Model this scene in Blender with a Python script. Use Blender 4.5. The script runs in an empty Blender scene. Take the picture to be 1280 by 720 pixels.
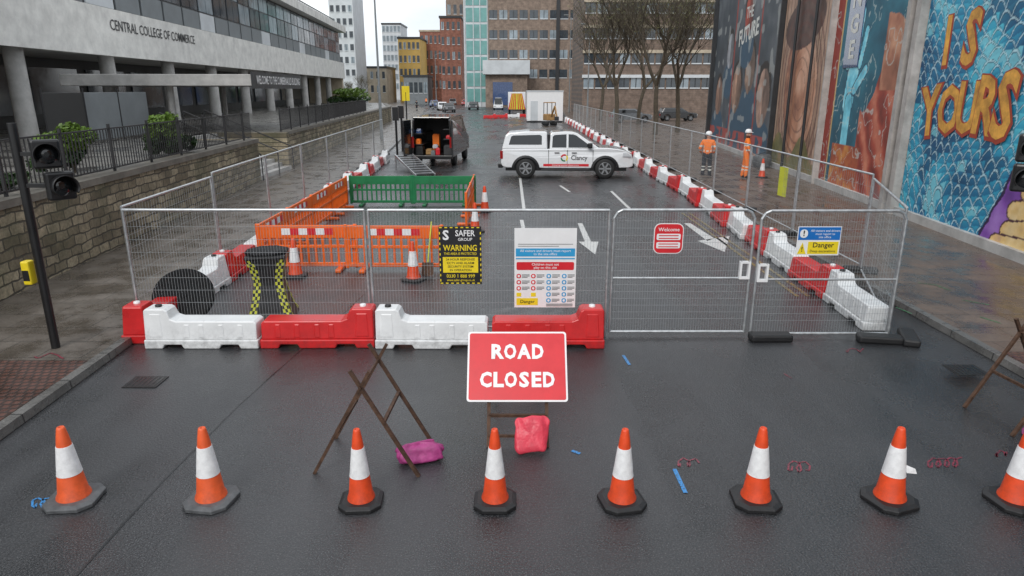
import bpy, bmesh, math, random
import numpy as np
from mathutils import Vector, Matrix
random.seed(7); rng=np.random.default_rng(5)
R=math.radians; PI=math.pi
SC=bpy.context.scene; COL=SC.collection
PIT=R(16.2); cp=math.cos(PIT); sp=math.sin(PIT); CH=3.5; F=853.0
def ray(px,py):
    u=(px-640)/F; v=(360-py)/F
    return Vector((u,cp+v*sp,-sp+v*cp))
def G(px,py,z=0.0):
    r=ray(px,py); t=(z-CH)/r.z
    return Vector((r.x*t,r.y*t,z))
def A(px,py,Y):
    r=ray(px,py); t=Y/r.y
    return Vector((r.x*t,Y,CH+r.z*t))
def ZP(py,Y): return A(640,py,Y).z
def PX(px,Y): return A(px,112,Y).x
def nth(i):
    w=['nearest','second','third','fourth','fifth','sixth','seventh','eighth','ninth','tenth']
    return w[i] if i<10 else '%d%s'%(i+1,{1:'st',2:'nd',3:'rd'}.get((i+1)%10,'th') if (i+1)//10!=1 else 'th')
# ---------------------------------------------------------------- materials
def newmat(name):
    m=bpy.data.materials.new(name); m.use_nodes=True
    nt=m.node_tree; b=nt.nodes['Principled BSDF']; return m,nt,b
def N(nt,t,**k):
    n=nt.nodes.new(t)
    for a,v in k.items():
        if a in n.inputs: n.inputs[a].default_value=v
        else: setattr(n,a,v)
    return n
def mrange(nt,src,a,b,c,d):
    n=nt.nodes.new('ShaderNodeMapRange'); nt.links.new(src,n.inputs[0])
    for i,v in enumerate((a,b,c,d)): n.inputs[i+1].default_value=v
    return n.outputs[0]
def mixc(nt,fac,a,b,mode='MIX'):
    n=nt.nodes.new('ShaderNodeMix'); n.data_type='RGBA'; n.blend_type=mode
    if hasattr(fac,'links'): nt.links.new(fac,n.inputs[0])
    else: n.inputs[0].default_value=fac
    for s,i in ((a,6),(b,7)):
        if hasattr(s,'links'): nt.links.new(s,n.inputs[i])
        else: n.inputs[i].default_value=(*s,1)
    return n.outputs[2]
def mat(name,c,r=.5,m=0,var=.2,sc=4,bump=0,bs=80,grime=None,spec=.5,coat=0):
    M_,nt,b=newmat(name); L=nt.links
    tc=N(nt,'ShaderNodeTexCoord'); n=N(nt,'ShaderNodeTexNoise',Scale=sc,Detail=7.0,Roughness=.65)
    L.new(tc.outputs['Object'],n.inputs['Vector'])
    f=mrange(nt,n.outputs[0],.3,.7,0,1)
    col=mixc(nt,f,tuple(x*(1-var) for x in c),tuple(min(1,x*(1+var*.35)) for x in c))
    if grime:
        sx=N(nt,'ShaderNodeSeparateXYZ'); L.new(tc.outputs['Object'],sx.inputs[0])
        g=mrange(nt,sx.outputs[2],0,grime,.75,.0)
        n2=N(nt,'ShaderNodeTexNoise',Scale=9.0,Detail=8.0,Roughness=.7); L.new(tc.outputs['Object'],n2.inputs['Vector'])
        g2=mrange(nt,n2.outputs[0],.42,.68,0,1)
        mu=N(nt,'ShaderNodeMath',operation='MULTIPLY'); L.new(g,mu.inputs[0]); L.new(g2,mu.inputs[1])
        ad=N(nt,'ShaderNodeMath',operation='MAXIMUM'); L.new(mu.outputs[0],ad.inputs[0])
        g3=mrange(nt,n2.outputs[0],.6,.8,0,.5); L.new(g3,ad.inputs[1])
        col=mixc(nt,ad.outputs[0],col,tuple(x*.25+.02 for x in c))
    L.new(col,b.inputs['Base Color'])
    L.new(mrange(nt,n.outputs[0],.3,.7,max(.03,r-.08),min(1,r+.1)),b.inputs['Roughness'])
    b.inputs['Metallic'].default_value=m; b.inputs['Specular IOR Level'].default_value=spec
    b.inputs['Coat Weight'].default_value=coat
    if bump:
        n3=N(nt,'ShaderNodeTexNoise',Scale=bs,Detail=4.0); L.new(tc.outputs['Object'],n3.inputs['Vector'])
        bp=N(nt,'ShaderNodeBump',Strength=bump,Distance=.02); L.new(n3.outputs[0],bp.inputs['Height']); L.new(bp.outputs[0],b.inputs['Normal'])
    return M_
def brick(name,c1,c2,mort,axis,bw,bh,ms=.01,rough=.7,flat=False,wet=False,bump=.4,mossy=False):
    M_,nt,b=newmat(name); L=nt.links
    tc=N(nt,'ShaderNodeTexCoord')
    if flat: src=tc.outputs['Object']
    else:
        sx=N(nt,'ShaderNodeSeparateXYZ'); L.new(tc.outputs['Object'],sx.inputs[0]); cb=N(nt,'ShaderNodeCombineXYZ')
        L.new(sx.outputs[axis],cb.inputs[0]); L.new(sx.outputs[2],cb.inputs[1]); src=cb.outputs[0]
    if mossy:
        dn=N(nt,'ShaderNodeTexNoise',Scale=3.0,Detail=3.0); L.new(src,dn.inputs['Vector']); vm=N(nt,'ShaderNodeVectorMath',operation='MULTIPLY_ADD')
        L.new(dn.outputs['Color'],vm.inputs[0]); vm.inputs[1].default_value=(.16,.12,0); L.new(src,vm.inputs[2]); src=vm.outputs[0]
    br=N(nt,'ShaderNodeTexBrick'); L.new(src,br.inputs['Vector'])
    br.inputs['Color1'].default_value=(*c1,1); br.inputs['Color2'].default_value=(*c2,1); br.inputs['Mortar'].default_value=(*mort,1)
    br.inputs['Scale'].default_value=1; br.inputs['Mortar Size'].default_value=ms; br.inputs['Brick Width'].default_value=bw; br.inputs['Row Height'].default_value=bh
    br.inputs['Mortar Smooth'].default_value=.3; br.inputs['Bias'].default_value=-.1
    n=N(nt,'ShaderNodeTexNoise',Scale=1.3,Detail=8.0,Roughness=.7); L.new(tc.outputs['Object'],n.inputs['Vector'])
    f=mrange(nt,n.outputs[0],.35,.7,.5,1.25)
    cb2=N(nt,'ShaderNodeCombineXYZ')
    for i in range(3): L.new(f,cb2.inputs[i])
    col=mixc(nt,1.0,br.outputs[0],cb2.outputs[0],'MULTIPLY')
    n2=N(nt,'ShaderNodeTexNoise',Scale=40.0 if wet else 14.0,Detail=6.0,Roughness=.7); L.new(tc.outputs['Object'],n2.inputs['Vector'])
    f2=mrange(nt,n2.outputs[0],.4,.65,0,.55)
    col=mixc(nt,f2,col,tuple(x*.35 for x in c1))
    if mossy:
        n4=N(nt,'ShaderNodeTexNoise',Scale=.8,Detail=6.0); L.new(tc.outputs['Object'],n4.inputs['Vector'])
        col=mixc(nt,mrange(nt,n4.outputs[0],.5,.7,0,.6),col,(.06,.065,.03))
    L.new(col,b.inputs['Base Color'])
    if wet: L.new(mrange(nt,n.outputs[0],.38,.62,.10,.55),b.inputs['Roughness'])
    else: b.inputs['Roughness'].default_value=rough
    bp=N(nt,'ShaderNodeBump',Strength=bump,Distance=.01); bp.invert=True; L.new(br.outputs[1],bp.inputs['Height']); L.new(bp.outputs[0],b.inputs['Normal'])
    return M_
def asphalt(name):
    M_,nt,b=newmat(name); L=nt.links
    tc=N(nt,'ShaderNodeTexCoord'); o=tc.outputs['Object']
    n1=N(nt,'ShaderNodeTexNoise',Scale=.5,Detail=10.0,Roughness=.7); L.new(o,n1.inputs['Vector'])
    n0=N(nt,'ShaderNodeTexNoise',Scale=.16,Detail=4.0,Roughness=.5); L.new(o,n0.inputs['Vector'])
    mp=N(nt,'ShaderNodeMapping'); mp.inputs['Scale'].default_value=(.9,.12,1); L.new(o,mp.inputs[0])
    n5=N(nt,'ShaderNodeTexNoise',Scale=1.0,Detail=5.0); L.new(mp.outputs[0],n5.inputs['Vector'])
    v=N(nt,'ShaderNodeTexVoronoi',Scale=48.0); L.new(o,v.inputs['Vector'])
    n2=N(nt,'ShaderNodeTexNoise',Scale=80.0,Detail=4.0,Roughness=.75); L.new(o,n2.inputs['Vector'])
    base=mixc(nt,mrange(nt,n1.outputs[0],.40,.60,0,1),(.009,.010,.012),(.030,.031,.034))
    base=mixc(nt,mrange(nt,n5.outputs[0],.46,.60,0,.55),base,(.052,.053,.056))
    base=mixc(nt,mrange(nt,n2.outputs[0],.53,.66,0,.8),base,(.17,.17,.173))
    L.new(base,b.inputs['Base Color'])
    ad=N(nt,'ShaderNodeMath',operation='ADD'); L.new(n1.outputs[0],ad.inputs[0]); L.new(n5.outputs[0],ad.inputs[1])
    ad2=N(nt,'ShaderNodeMath',operation='ADD'); L.new(ad.outputs[0],ad2.inputs[0]); L.new(n0.outputs[0],ad2.inputs[1])
    L.new(mrange(nt,ad2.outputs[0],1.28,1.66,.10,.46),b.inputs['Roughness'])
    h=N(nt,'ShaderNodeMath',operation='ADD'); L.new(v.outputs[0],h.inputs[0]); L.new(n2.outputs[0],h.inputs[1])
    bp=N(nt,'ShaderNodeBump',Strength=.45,Distance=.008); L.new(h.outputs[0],bp.inputs['Height']); L.new(bp.outputs[0],b.inputs['Normal'])
    b.inputs['Specular IOR Level'].default_value=.6
    return M_
def wornpaint(name,c,thr=.5,sc=22.0):
    M_,nt,b=newmat(name); L=nt.links; tc=N(nt,'ShaderNodeTexCoord')
    n=N(nt,'ShaderNodeTexNoise',Scale=sc,Detail=8.0,Roughness=.75); L.new(tc.outputs['Object'],n.inputs['Vector'])
    L.new(mixc(nt,mrange(nt,n.outputs[0],thr,thr+.09,0,1),c,(.03,.03,.032)),b.inputs['Base Color']); b.inputs['Roughness'].default_value=.35
    return M_
K={}
K['asphalt']=asphalt('wet_asphalt')
K['ground']=mat('far_ground',(.07,.07,.065),.6,sc=.2)
K['pave']=brick('wet_paving',(.15,.127,.105),(.19,.162,.135),(.05,.045,.04),0,.6,.6,.008,flat=True,wet=True)
K['pavr']=brick('wet_paving_brown',(.165,.12,.095),(.20,.15,.12),(.06,.048,.04),0,.9,.6,.008,flat=True,wet=True)
K['tact']=brick('red_tactile',(.17,.075,.055),(.14,.065,.05),(.05,.035,.03),0,.1,.1,.02,flat=True,wet=True)
K['terr']=brick('terrace_paving',(.20,.19,.17),(.24,.225,.205),(.09,.09,.08),0,.9,.9,.01,flat=True,wet=True)
K['kerb']=brick('kerb_stone',(.17,.165,.155),(.20,.19,.18),(.03,.03,.03),1,.9,.9,.012,flat=False,wet=True)
K['stone']=brick('rubble_stone',(.19,.155,.10),(.52,.44,.30),(.075,.065,.05),1,.42,.19,.018,.75,bump=.9,mossy=True)
K['cope']=mat('coping_stone',(.17,.155,.13),.6,var=.5,sc=2,bump=.3,bs=15)
K['galv']=mat('galvanised',(.60,.62,.63),.38,.75,var=.3,sc=12)
K['wire']=mat('galvanised_wire',(.36,.38,.39),.5,.3,var=.1)
K['white']=mat('white_plastic',(.80,.81,.81),.35,var=.12,sc=3,grime=.35)
K['redp']=mat('red_plastic',(.66,.02,.022),.32,var=.25,sc=3,grime=.25)
K['black']=mat('black_rubber',(.016,.016,.017),.5,var=.3,bump=.2,bs=40)
K['discblk']=mat('matt_black_plastic',(.010,.010,.011),.6,var=.3,spec=.15)
K['blackp']=mat('black_plastic',(.014,.014,.015),.35,var=.2)
K['greyr']=mat('worn_grey_rubber',(.11,.115,.12),.5,var=.5,sc=9)
K['conebody']=mat('cone_orange',(.85,.085,.02),.42,var=.25,sc=7,grime=.3)
K['conepink']=mat('cone_faded',(.88,.13,.035),.45,var=.2,sc=7,grime=.3)
K['sleeve']=mat('reflective_sleeve',(.82,.82,.82),.35,var=.2,sc=14)
K['orange']=mat('orange_plastic',(.90,.15,.012),.4,var=.2,sc=3,grime=.3)
K['green']=mat('green_plastic',(.012,.20,.07),.4,var=.25,sc=3,grime=.3)
K['rust']=mat('rusty_steel',(.12,.065,.04),.7,.3,var=.6,sc=18,bump=.3)
K['signred']=mat('sign_red',(.68,.02,.03),.35,var=.12,sc=5)
K['signwhite']=mat('sign_white',(.84,.84,.84),.35,var=.06,sc=5)
K['signback']=mat('sign_grey_back',(.25,.25,.26),.5)
K['yellow']=mat('sign_yellow',(.85,.65,.02),.4,var=.1)
K['yelgreen']=mat('fluorescent_yellow',(.62,.64,.05),.4,var=.2)
K['blue']=mat('sign_blue',(.01,.16,.52),.4,var=.1)
K['ltblue']=mat('sign_light_blue',(.03,.34,.66),.4,var=.1)
K['ink']=mat('sign_black_ink',(.015,.015,.018),.4,var=.1)
K['bagred']=mat('red_sandbag',(.80,.06,.10),.42,var=.3,sc=6,bump=.9,bs=11)
K['bagpink']=mat('purple_sandbag',(.45,.06,.24),.5,var=.4,sc=10,bump=.9,bs=12)
K['paintw']=wornpaint('road_paint_white',(.62,.62,.6),.56)
K['painty']=wornpaint('road_paint_yellow',(.34,.24,.05),.44)
K['spb']=wornpaint('spray_blue',(.03,.25,.6),.5,60.0)
K['spr']=wornpaint('spray_red',(.30,.03,.06),.47,60.0)
K['spg']=wornpaint('spray_green',(.05,.38,.12),.46,60.0)
K['iron']=mat('cast_iron',(.03,.03,.03),.45,.5,bump=.4,bs=30)
K['tar']=mat('tar_joint',(.008,.008,.009),.25)
K['conc']=mat('white_concrete',(.78,.77,.73),.7,var=.28,sc=1.2,bump=.15,bs=10)
K['conc2']=mat('grey_concrete',(.50,.49,.47),.75,var=.35,sc=1.5,bump=.2,bs=10)
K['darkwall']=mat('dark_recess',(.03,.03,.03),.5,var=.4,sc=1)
K['dark2']=mat('dark_van_lining',(.05,.05,.052),.6,var=.4,sc=3)
K['glass']=mat('window_glass',(.06,.075,.09),.08,var=.5,sc=.6,spec=.8)
K['glassl']=mat('window_glass_light',(.30,.36,.40),.12,var=.5,sc=.5,spec=.8)
K['teal']=mat('teal_glass',(.18,.40,.38),.15,var=.35,sc=.3)
K['frame']=mat('dark_frame',(.03,.032,.035),.45)
K['spandrel']=mat('grey_panel',(.20,.22,.23),.5,var=.25,sc=1)
K['wood']=mat('plywood_board',(.42,.24,.09),.6,var=.3,sc=3)
K['rail']=mat('black_railing',(.02,.02,.022),.45)
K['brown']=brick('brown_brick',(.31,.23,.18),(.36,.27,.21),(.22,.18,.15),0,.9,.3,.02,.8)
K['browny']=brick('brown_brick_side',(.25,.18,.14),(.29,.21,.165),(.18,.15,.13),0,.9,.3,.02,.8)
K['redbr']=brick('red_brick',(.36,.135,.09),(.42,.17,.11),(.26,.18,.15),0,.7,.25,.02,.8)
K['sand']=mat('sandstone',(.48,.41,.31),.8,var=.35,sc=.6)
K['ochre']=mat('ochre_render',(.64,.42,.12),.8,var=.2,sc=.5)
K['pale']=mat('pale_cladding',(.62,.65,.67),.5,var=.2,sc=.5)
K['bark']=mat('bark',(.10,.08,.055),.85,var=.5,sc=6,bump=.5,bs=20)
K['leaf']=mat('olive_leaf',(.17,.17,.06),.6,var=.5,sc=2)
K['hedge']=mat('shrub_leaf',(.14,.24,.03),.5,var=.6,sc=3)
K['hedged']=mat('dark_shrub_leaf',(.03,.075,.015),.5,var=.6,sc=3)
K['grass']=mat('grass',(.07,.17,.03),.8,var=.5,sc=3)
K['car']=mat('white_car_paint',(.80,.81,.82),.2,var=.05,coat=1,grime=.75)
K['carblk']=mat('black_car_paint',(.02,.021,.023),.2,var=.1,coat=1)
K['carred']=mat('red_car_paint',(.4,.03,.03),.25,coat=1); K['cargrey']=mat('grey_car_paint',(.14,.15,.16),.25,coat=1)
K['carblue']=mat('blue_car_paint',(.04,.08,.2),.25,coat=1)
K['cglass']=mat('car_glass',(.012,.014,.016),.05,var=.2,spec=.8)
K['tyre']=mat('tyre',(.02,.02,.02),.7,var=.3)
K['rim']=mat('alloy_rim',(.35,.36,.37),.35,.7)
K['lampw']=mat('headlamp',(.6,.62,.64),.1); K['lampr']=mat('tail_lamp',(.35,.01,.01),.2)
K['hivis']=mat('hi_vis_orange',(1.0,.22,.02),.7,var=.12,sc=12)
K['band']=mat('reflective_band',(.75,.77,.70),.4)
K['navy']=mat('dark_trousers',(.02,.024,.035),.8)
K['skin']=mat('skin',(.50,.28,.20),.55)
K['helmet']=mat('white_helmet',(.85,.85,.85),.3,var=.05)
K['brickwall']=brick('mural_side_brick',(.30,.13,.08),(.38,.19,.12),(.22,.17,.13),0,.45,.15,.012,.8)
K['mo']=mat('mural_orange',(.92,.42,.07),.6,var=.6,sc=2.5)
K['mr']=mat('mural_dark_red',(.42,.06,.03),.6,var=.3)
K['mw']=mat('mural_white',(.75,.75,.7),.6,var=.3)
K['pil']=mat('pale_pilaster',(.48,.45,.42),.7,var=.4,sc=2)
K['coldec']=mat('lamp_column_grey',(.25,.27,.28),.5,.3)
def vcolmat(name,rough=.6):
    M_,nt,b=newmat(name); a=N(nt,'ShaderNodeVertexColor'); a.layer_name='paint'
    tc=N(nt,'ShaderNodeTexCoord'); n=N(nt,'ShaderNodeTexNoise',Scale=2.2,Detail=9.0,Roughness=.7); nt.links.new(tc.outputs['Object'],n.inputs['Vector'])
    f=mrange(nt,n.outputs[0],.3,.7,.85,1.15); cb=N(nt,'ShaderNodeCombineXYZ')
    for i in range(3): nt.links.new(f,cb.inputs[i])
    nt.links.new(mixc(nt,1.0,a.outputs[0],cb.outputs[0],'MULTIPLY'),b.inputs['Base Color'])
    b.inputs['Roughness'].default_value=rough; return M_
K['vcol']=vcolmat('mural_paint')
# ---------------------------------------------------------------- mesh builder
TXT={}
def textmesh(s,bold):
    if (s,bold) not in TXT:
        cu=bpy.data.curves.new('t','FONT'); cu.body=s; cu.size=1; cu.align_x='CENTER'; cu.align_y='CENTER'; cu.offset=bold; cu.resolution_u=2
        ob=bpy.data.objects.new('t',cu); me=bpy.data.meshes.new_from_object(ob)
        TXT[(s,bold)]=([tuple(v.co) for v in me.vertices],[tuple(p.vertices) for p in me.polygons])
        bpy.data.objects.remove(ob); bpy.data.curves.remove(cu); bpy.data.meshes.remove(me)
    return TXT[(s,bold)]
class MB:
    def __init__(s): s.v=[];s.f=[];s.mi=[];s.sf=[];s.m=0;s.M=Matrix.Identity(4);s.smooth=False
    def add(s,vs,fs):
        b=len(s.v); s.v+=[tuple(s.M@Vector(v)) for v in vs]
        for f in fs: s.f.append([b+i for i in f]); s.mi.append(s.m); s.sf.append(s.smooth)
        return s
    def box(s,x0,x1,y0,y1,z0,z1):
        return s.add([(x,y,z) for x in (x0,x1) for y in (y0,y1) for z in (z0,z1)],[(0,1,3,2),(4,6,7,5),(0,4,5,1),(2,3,7,6),(0,2,6,4),(1,5,7,3)])
    def bar(s,p,q,w,h=None):
        h=h or w; p=Vector(p);q=Vector(q);d=(q-p).normalized(); up=Vector((0,0,1)) if abs(d.z)<.95 else Vector((1,0,0))
        a=d.cross(up).normalized()*w/2; b=a.cross(d).normalized()*h/2
        return s.add([c+i*a+j*b for c in (p,q) for i,j in ((-1,-1),(1,-1),(1,1),(-1,1))],[(0,1,2,3),(7,6,5,4),(0,4,5,1),(1,5,6,2),(2,6,7,3),(3,7,4,0)])
    def tube(s,p,q,r0,r1=None,n=8,cap=True):
        r1=r0 if r1 is None else r1; p=Vector(p);q=Vector(q);d=(q-p).normalized(); up=Vector((0,0,1)) if abs(d.z)<.95 else Vector((1,0,0))
        a=d.cross(up).normalized(); b=a.cross(d)
        vs=[c+r*(math.cos(2*PI*i/n)*a+math.sin(2*PI*i/n)*b) for c,r in ((p,r0),(q,r1)) for i in range(n)]
        fs=[(i,(i+1)%n,n+(i+1)%n,n+i) for i in range(n)]
        old=s.smooth; s.smooth=True; s.add(vs,fs); s.smooth=False
        if cap: s.add(vs,[tuple(range(n))[::-1],tuple(range(n,2*n))])
        s.smooth=old; return s
    def path(s,pts,r,n=8):
        for a,b in zip(pts,pts[1:]): s.tube(a,b,r,r,n)
        return s
    def lathe(s,prof,n=20,c=(0,0,0),sm=True,ph=0):
        vs=[];fs=[]
        for r,z in prof:
            for i in range(n): a=2*PI*i/n+ph; vs.append((c[0]+r*math.cos(a),c[1]+r*math.sin(a),c[2]+z))
        for k in range(len(prof)-1):
            for i in range(n): fs.append((k*n+i,k*n+(i+1)%n,(k+1)*n+(i+1)%n,(k+1)*n+i))
        old=s.smooth; s.smooth=sm; s.add(vs,fs); s.smooth=False
        s.add(vs,[tuple(range(n))[::-1],tuple(range((len(prof)-1)*n,len(prof)*n))]); s.smooth=old; return s
    def prism(s,pts,wf,y0=0):
        w=wf if callable(wf) else (lambda x,z:wf); n=len(pts)
        vs=[(x,y0-w(x,z),z) for x,z in pts]+[(x,y0+w(x,z),z) for x,z in pts]
        return s.add(vs,[tuple(range(n)),tuple(range(n,2*n))[::-1]]+[(i,n+i,n+(i+1)%n,(i+1)%n) for i in range(n)])
    def quad(s,a,b,c,d): return s.add([a,b,c,d],[(0,1,2,3)])
    def poly(s,pts): return s.add(pts,[tuple(range(len(pts)))])
    def text(s,t,x,z,size,y=0,bold=.0,sx=1,rot=0,left=False):
        vs,fs=textmesh(t,bold)
        mn=min(v[0] for v in vs) if left else 0
        c,k=math.cos(rot),math.sin(rot); out=[]
        for v in vs:
            a=(v[0]-mn)*size*sx; b=v[1]*size; out.append((x+a*c-b*k,y,z+a*k+b*c))
        return s.add(out,fs)
    def build(s,name,mats,parent=None,loc=None,rot=None,bevel=0,seg=2,fix=True):
        me=bpy.data.meshes.new(name); me.from_pydata(s.v,[],s.f)
        mats=mats if isinstance(mats,(list,tuple)) else [mats]
        for m in mats: me.materials.append(K[m] if isinstance(m,str) else m)
        me.polygons.foreach_set('material_index',s.mi); me.polygons.foreach_set('use_smooth',s.sf)
        if fix:
            bm=bmesh.new(); bm.from_mesh(me); bmesh.ops.recalc_face_normals(bm,faces=bm.faces); bm.to_mesh(me); bm.free()
        me.update()
        o=bpy.data.objects.new(name,me); COL.objects.link(o); o.parent=parent
        if loc is not None: o.location=loc
        if rot is not None: o.rotation_euler=rot
        if bevel:
            b=o.modifiers.new('bevel','BEVEL'); b.width=bevel; b.segments=seg; b.limit_method='ANGLE'; b.angle_limit=R(40)
        return o
def tag(o,label,cat,group=None):
    o['label']=label; o['category']=cat
    if group: o['group']=group
    return o
def struct(o): o['kind']='structure'; return o
def thing(name,label,cat,loc=(0,0,0),rotz=0,group=None):
    o=bpy.data.objects.new(name,None); COL.objects.link(o); o.location=loc; o.rotation_euler=(0,0,rotz); o.empty_display_size=.1
    return tag(o,label,cat,group)
def ctree(o,parent=None):
    c=o.copy(); COL.objects.link(c); c.parent=parent
    for ch in list(o.children): ctree(ch,c)
    return c
class Proto:
    """first call returns the prototype itself, later calls return copies"""
    def __init__(s,root): s.root=root; s.used=False
    def put(s,loc,rotz,label,group=None,scale=None):
        o=s.root if not s.used else ctree(s.root); s.used=True
        o.location=loc; o.rotation_euler=(0,0,rotz); o['label']=label
        if group: o['group']=group
        elif 'group' in o: del o['group']
        if scale: o.scale=scale
        return o
# ---------------------------------------------------------------- people (built first)
def person(loc,rotz,label,J,armL,armR,legL,legR,trouser,helmet=True,coat='hivis'):
    root=thing('person',label,'person',loc,rotz)
    V=[];Rr=[];Ed=[];B=[]
    def ad(p,r,par=None,m=0):
        V.append(Vector(p));Rr.append(r)
        if par is not None: Ed.append((par,len(V)-1)); B.append((par,len(V)-1,m))
        return len(V)-1
    pel=ad((0,0,.95),(.165,.13)); sp_=ad((0,0,1.14),(.175,.135),pel,0); ch=ad((0,0,1.36),(.20,.14),sp_,0)
    nk=ad((0,-.005,1.5),(.06,.06),ch,0); h1=ad((0,-.015,1.6),(.078,.09),nk,3); h2=ad((0,-.01,1.70),(.078,.092),h1,3)
    for s,arm in ((-1,armL),(1,armR)):
        sh=ad((s*.18,0,1.43),(.085,.085),ch,0); el=ad(arm[0],(.066,.066),sh,0); wr=ad(arm[1],(.05,.05),el,0); ha=ad(arm[2],(.036,.026),wr,3)
    for s,leg in ((-1,legL),(1,legR)):
        hp=ad((s*.09,0,.88),(.11,.11),pel,1); kn=ad(leg[0],(.085,.085),hp,1); an=ad(leg[1],(.07,.07),kn,1); to=ad(leg[2],(.05,.045),an,2)
    me=bpy.data.meshes.new('body'); me.from_pydata(V,Ed,[]); o=bpy.data.objects.new('tmp',me); COL.objects.link(o)
    o.modifiers.new('s','SKIN'); o.modifiers.new('u','SUBSURF').levels=2
    for i,sv in enumerate(me.skin_vertices[0].data): sv.radius=Rr[i]; sv.use_root=(i==0)
    dg=bpy.context.evaluated_depsgraph_get(); m2=bpy.data.meshes.new_from_object(o.evaluated_get(dg)); bpy.data.objects.remove(o)
    mb=MB(); mb.smooth=True; vs=[v.co.copy() for v in m2.vertices]
    for p in m2.polygons:
        c=p.center; best=9;mm=0
        for a,b,m in B:
            d=V[b]-V[a]; t=max(0,min(1,(c-V[a]).dot(d)/d.length_squared)); dd=(c-V[a]-d*t).length
            if dd<best: best=dd; mm=m
        if mm==0 and (1.05<c.z<1.11 or 1.22<c.z<1.28) : mm=4
        if mm==1 and (.30<c.z<.36 or .42<c.z<.48): mm=4
        mb.sf.append(True); mb.f.append(list(p.vertices)); mb.mi.append(mm)
    mb.v=[tuple(v) for v in vs]
    mb.m=3
    for arm in (armL,armR):
        w=Vector(arm[1]);h=Vector(arm[2]); d=(h-w).normalized(); side=d.cross(Vector((1,0,0))).normalized()
        for k,l in enumerate((.062,.072,.068,.052)):
            p=h+side*(k-1.5)*.017; mb.tube(p,p+d*l*.6,.009,.008,6); mb.tube(p+d*l*.6,p+d*l+Vector((0,-.012,0)),.008,.006,6)
        mb.tube(w+d*.02,w+d*.06-side*.045,.011,.008,6)
    mb.tube((0,-.10,1.655),(0,-.122,1.63),.009,.014,6); mb.tube((-.085,0,1.65),(-.095,.01,1.655),.02,.018,8); mb.tube((.085,0,1.65),(.095,.01,1.655),.02,.018,8)
    mb.m=1
    for s in (-1,1): mb.tube((s*.032,-.092,1.665),(s*.032,-.099,1.665),.011,.009,6)
    mb.tube((-.025,-.09,1.60),(.025,-.09,1.60),.005,.005,5)
    mb.build('body',[coat,trouser,'blackp','skin','band'],root,fix=False)
    if helmet:
        hb=MB(); hb.smooth=True; hb.lathe([(.118,1.70),(.122,1.72),(.116,1.76),(.095,1.80),(.06,1.825),(.02,1.835)],16); hb.box(-.07,.07,-.165,-.09,1.70,1.712); hb.bar((0,-.09,1.815),(0,.08,1.82),.03,.02)
        hb.build('helmet','helmet',root)
    else:
        hb=MB(); hb.smooth=True; hb.lathe([(.098,1.66),(.104,1.70),(.098,1.75),(.07,1.79),(.02,1.80)],14,(0,.015,0)); hb.build('hair','bark',root)
    return root
g1=G(882,222); g2=G(930,226)
pr=person((g1.x,g1.y,.0),R(160),'worker in orange jacket and dark trousers with white helmet, hands near hips, seen from behind',0,
  ((-.29,.03,1.16),(-.22,-.12,.99),(-.19,-.17,.96)),((.29,.03,1.16),(.26,-.14,1.0),(.24,-.20,.97)),((-.11,-.02,.5),(-.13,.02,.08),(-.14,-.11,.05)),((.11,-.01,.5),(.13,.03,.08),(.14,-.10,.05)),'navy'); pr.scale=(1.08,1.08,1.03)
pr=person((g2.x,g2.y,.1),R(75),'worker in full orange hi-vis suit and white helmet beside the fence',0,
  ((-.25,-.02,1.15),(-.22,-.16,.95),(-.21,-.22,.92)),((.26,.02,1.15),(.27,-.04,.9),(.27,-.05,.83)),((-.10,-.05,.5),(-.11,-.02,.08),(-.12,-.15,.05)),((.10,.03,.5),(.11,.10,.08),(.12,-.02,.05)),'hivis'); pr.scale=(1.08,1.08,1.05)
for i,(px,py,co,lb) in enumerate(((521,139,'navy','distant pedestrian in dark clothes on far left pavement near the lamp column'),(541,137,'cargrey','distant pedestrian in grey coat crossing beyond the black van'),(765,141,'navy','distant pedestrian in dark coat below the bare trees'),(533,132,'hivis','distant worker in orange jacket beyond the black van'))):
    g=G(px,py); person((g.x,g.y,0.0),R(30+100*i),lb,0,((-.24,.02,1.15),(-.24,-.04,.9),(-.24,-.05,.82)),((.24,.02,1.15),(.24,-.06,.9),(.24,-.08,.82)),((-.1,-.06,.5),(-.1,-.12,.08),(-.1,-.25,.05)),((.1,.02,.5),(.1,.12,.08),(.1,0,.05)),'navy',False,co)
# ---------------------------------------------------------------- ground
LK=[(-5.2,-8),(-5.3,6.3),(-5.42,9),(-6.05,20),(-6.8,36),(-10.5,80),(-16,130),(-40,260)]
RK=[(6.5,-8),(6.45,8),(6.45,20),(6.45,80),(9,130),(14,260)]
LW=[(-7.2,-8),(-8.54,10.84),(-9.72,26.6),(-10.03,30.8),(-13.7,80),(-24,130),(-60,260)]
def lerp_path(P,y):
    for a,b in zip(P,P[1:]):
        if a[1]<=y<=b[1]: return a[0]+(b[0]-a[0])*(y-a[1])/(b[1]-a[1])
    return P[-1][0]
YS=sorted(set([-8,0,6.3,8,9,10.84,15,20,26.6,30.8,36,50,65,80,100,130,180,260]))
def strip(name,fa,fb,z,m,ys=YS):
    mb=MB()
    for a,b in zip(ys,ys[1:]): mb.quad((fa(a),a,z),(fb(a),a,z),(fb(b),b,z),(fa(b),b,z))
    return struct(mb.build(name,m))
mb=MB(); mb.quad((-900,-60,-.02),(900,-60,-.02),(900,2500,-.02),(-900,2500,-.02)); struct(mb.build('ground','ground'))
strip('road',lambda y:lerp_path(LK,y),lambda y:lerp_path(RK,y),0,'asphalt')
WX=lambda y:9.35+.083*y
strip('pavement_left',lambda y:lerp_path(LW,y)-.1,lambda y:lerp_path(LK,y)-.14,.1,'pave')
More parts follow.
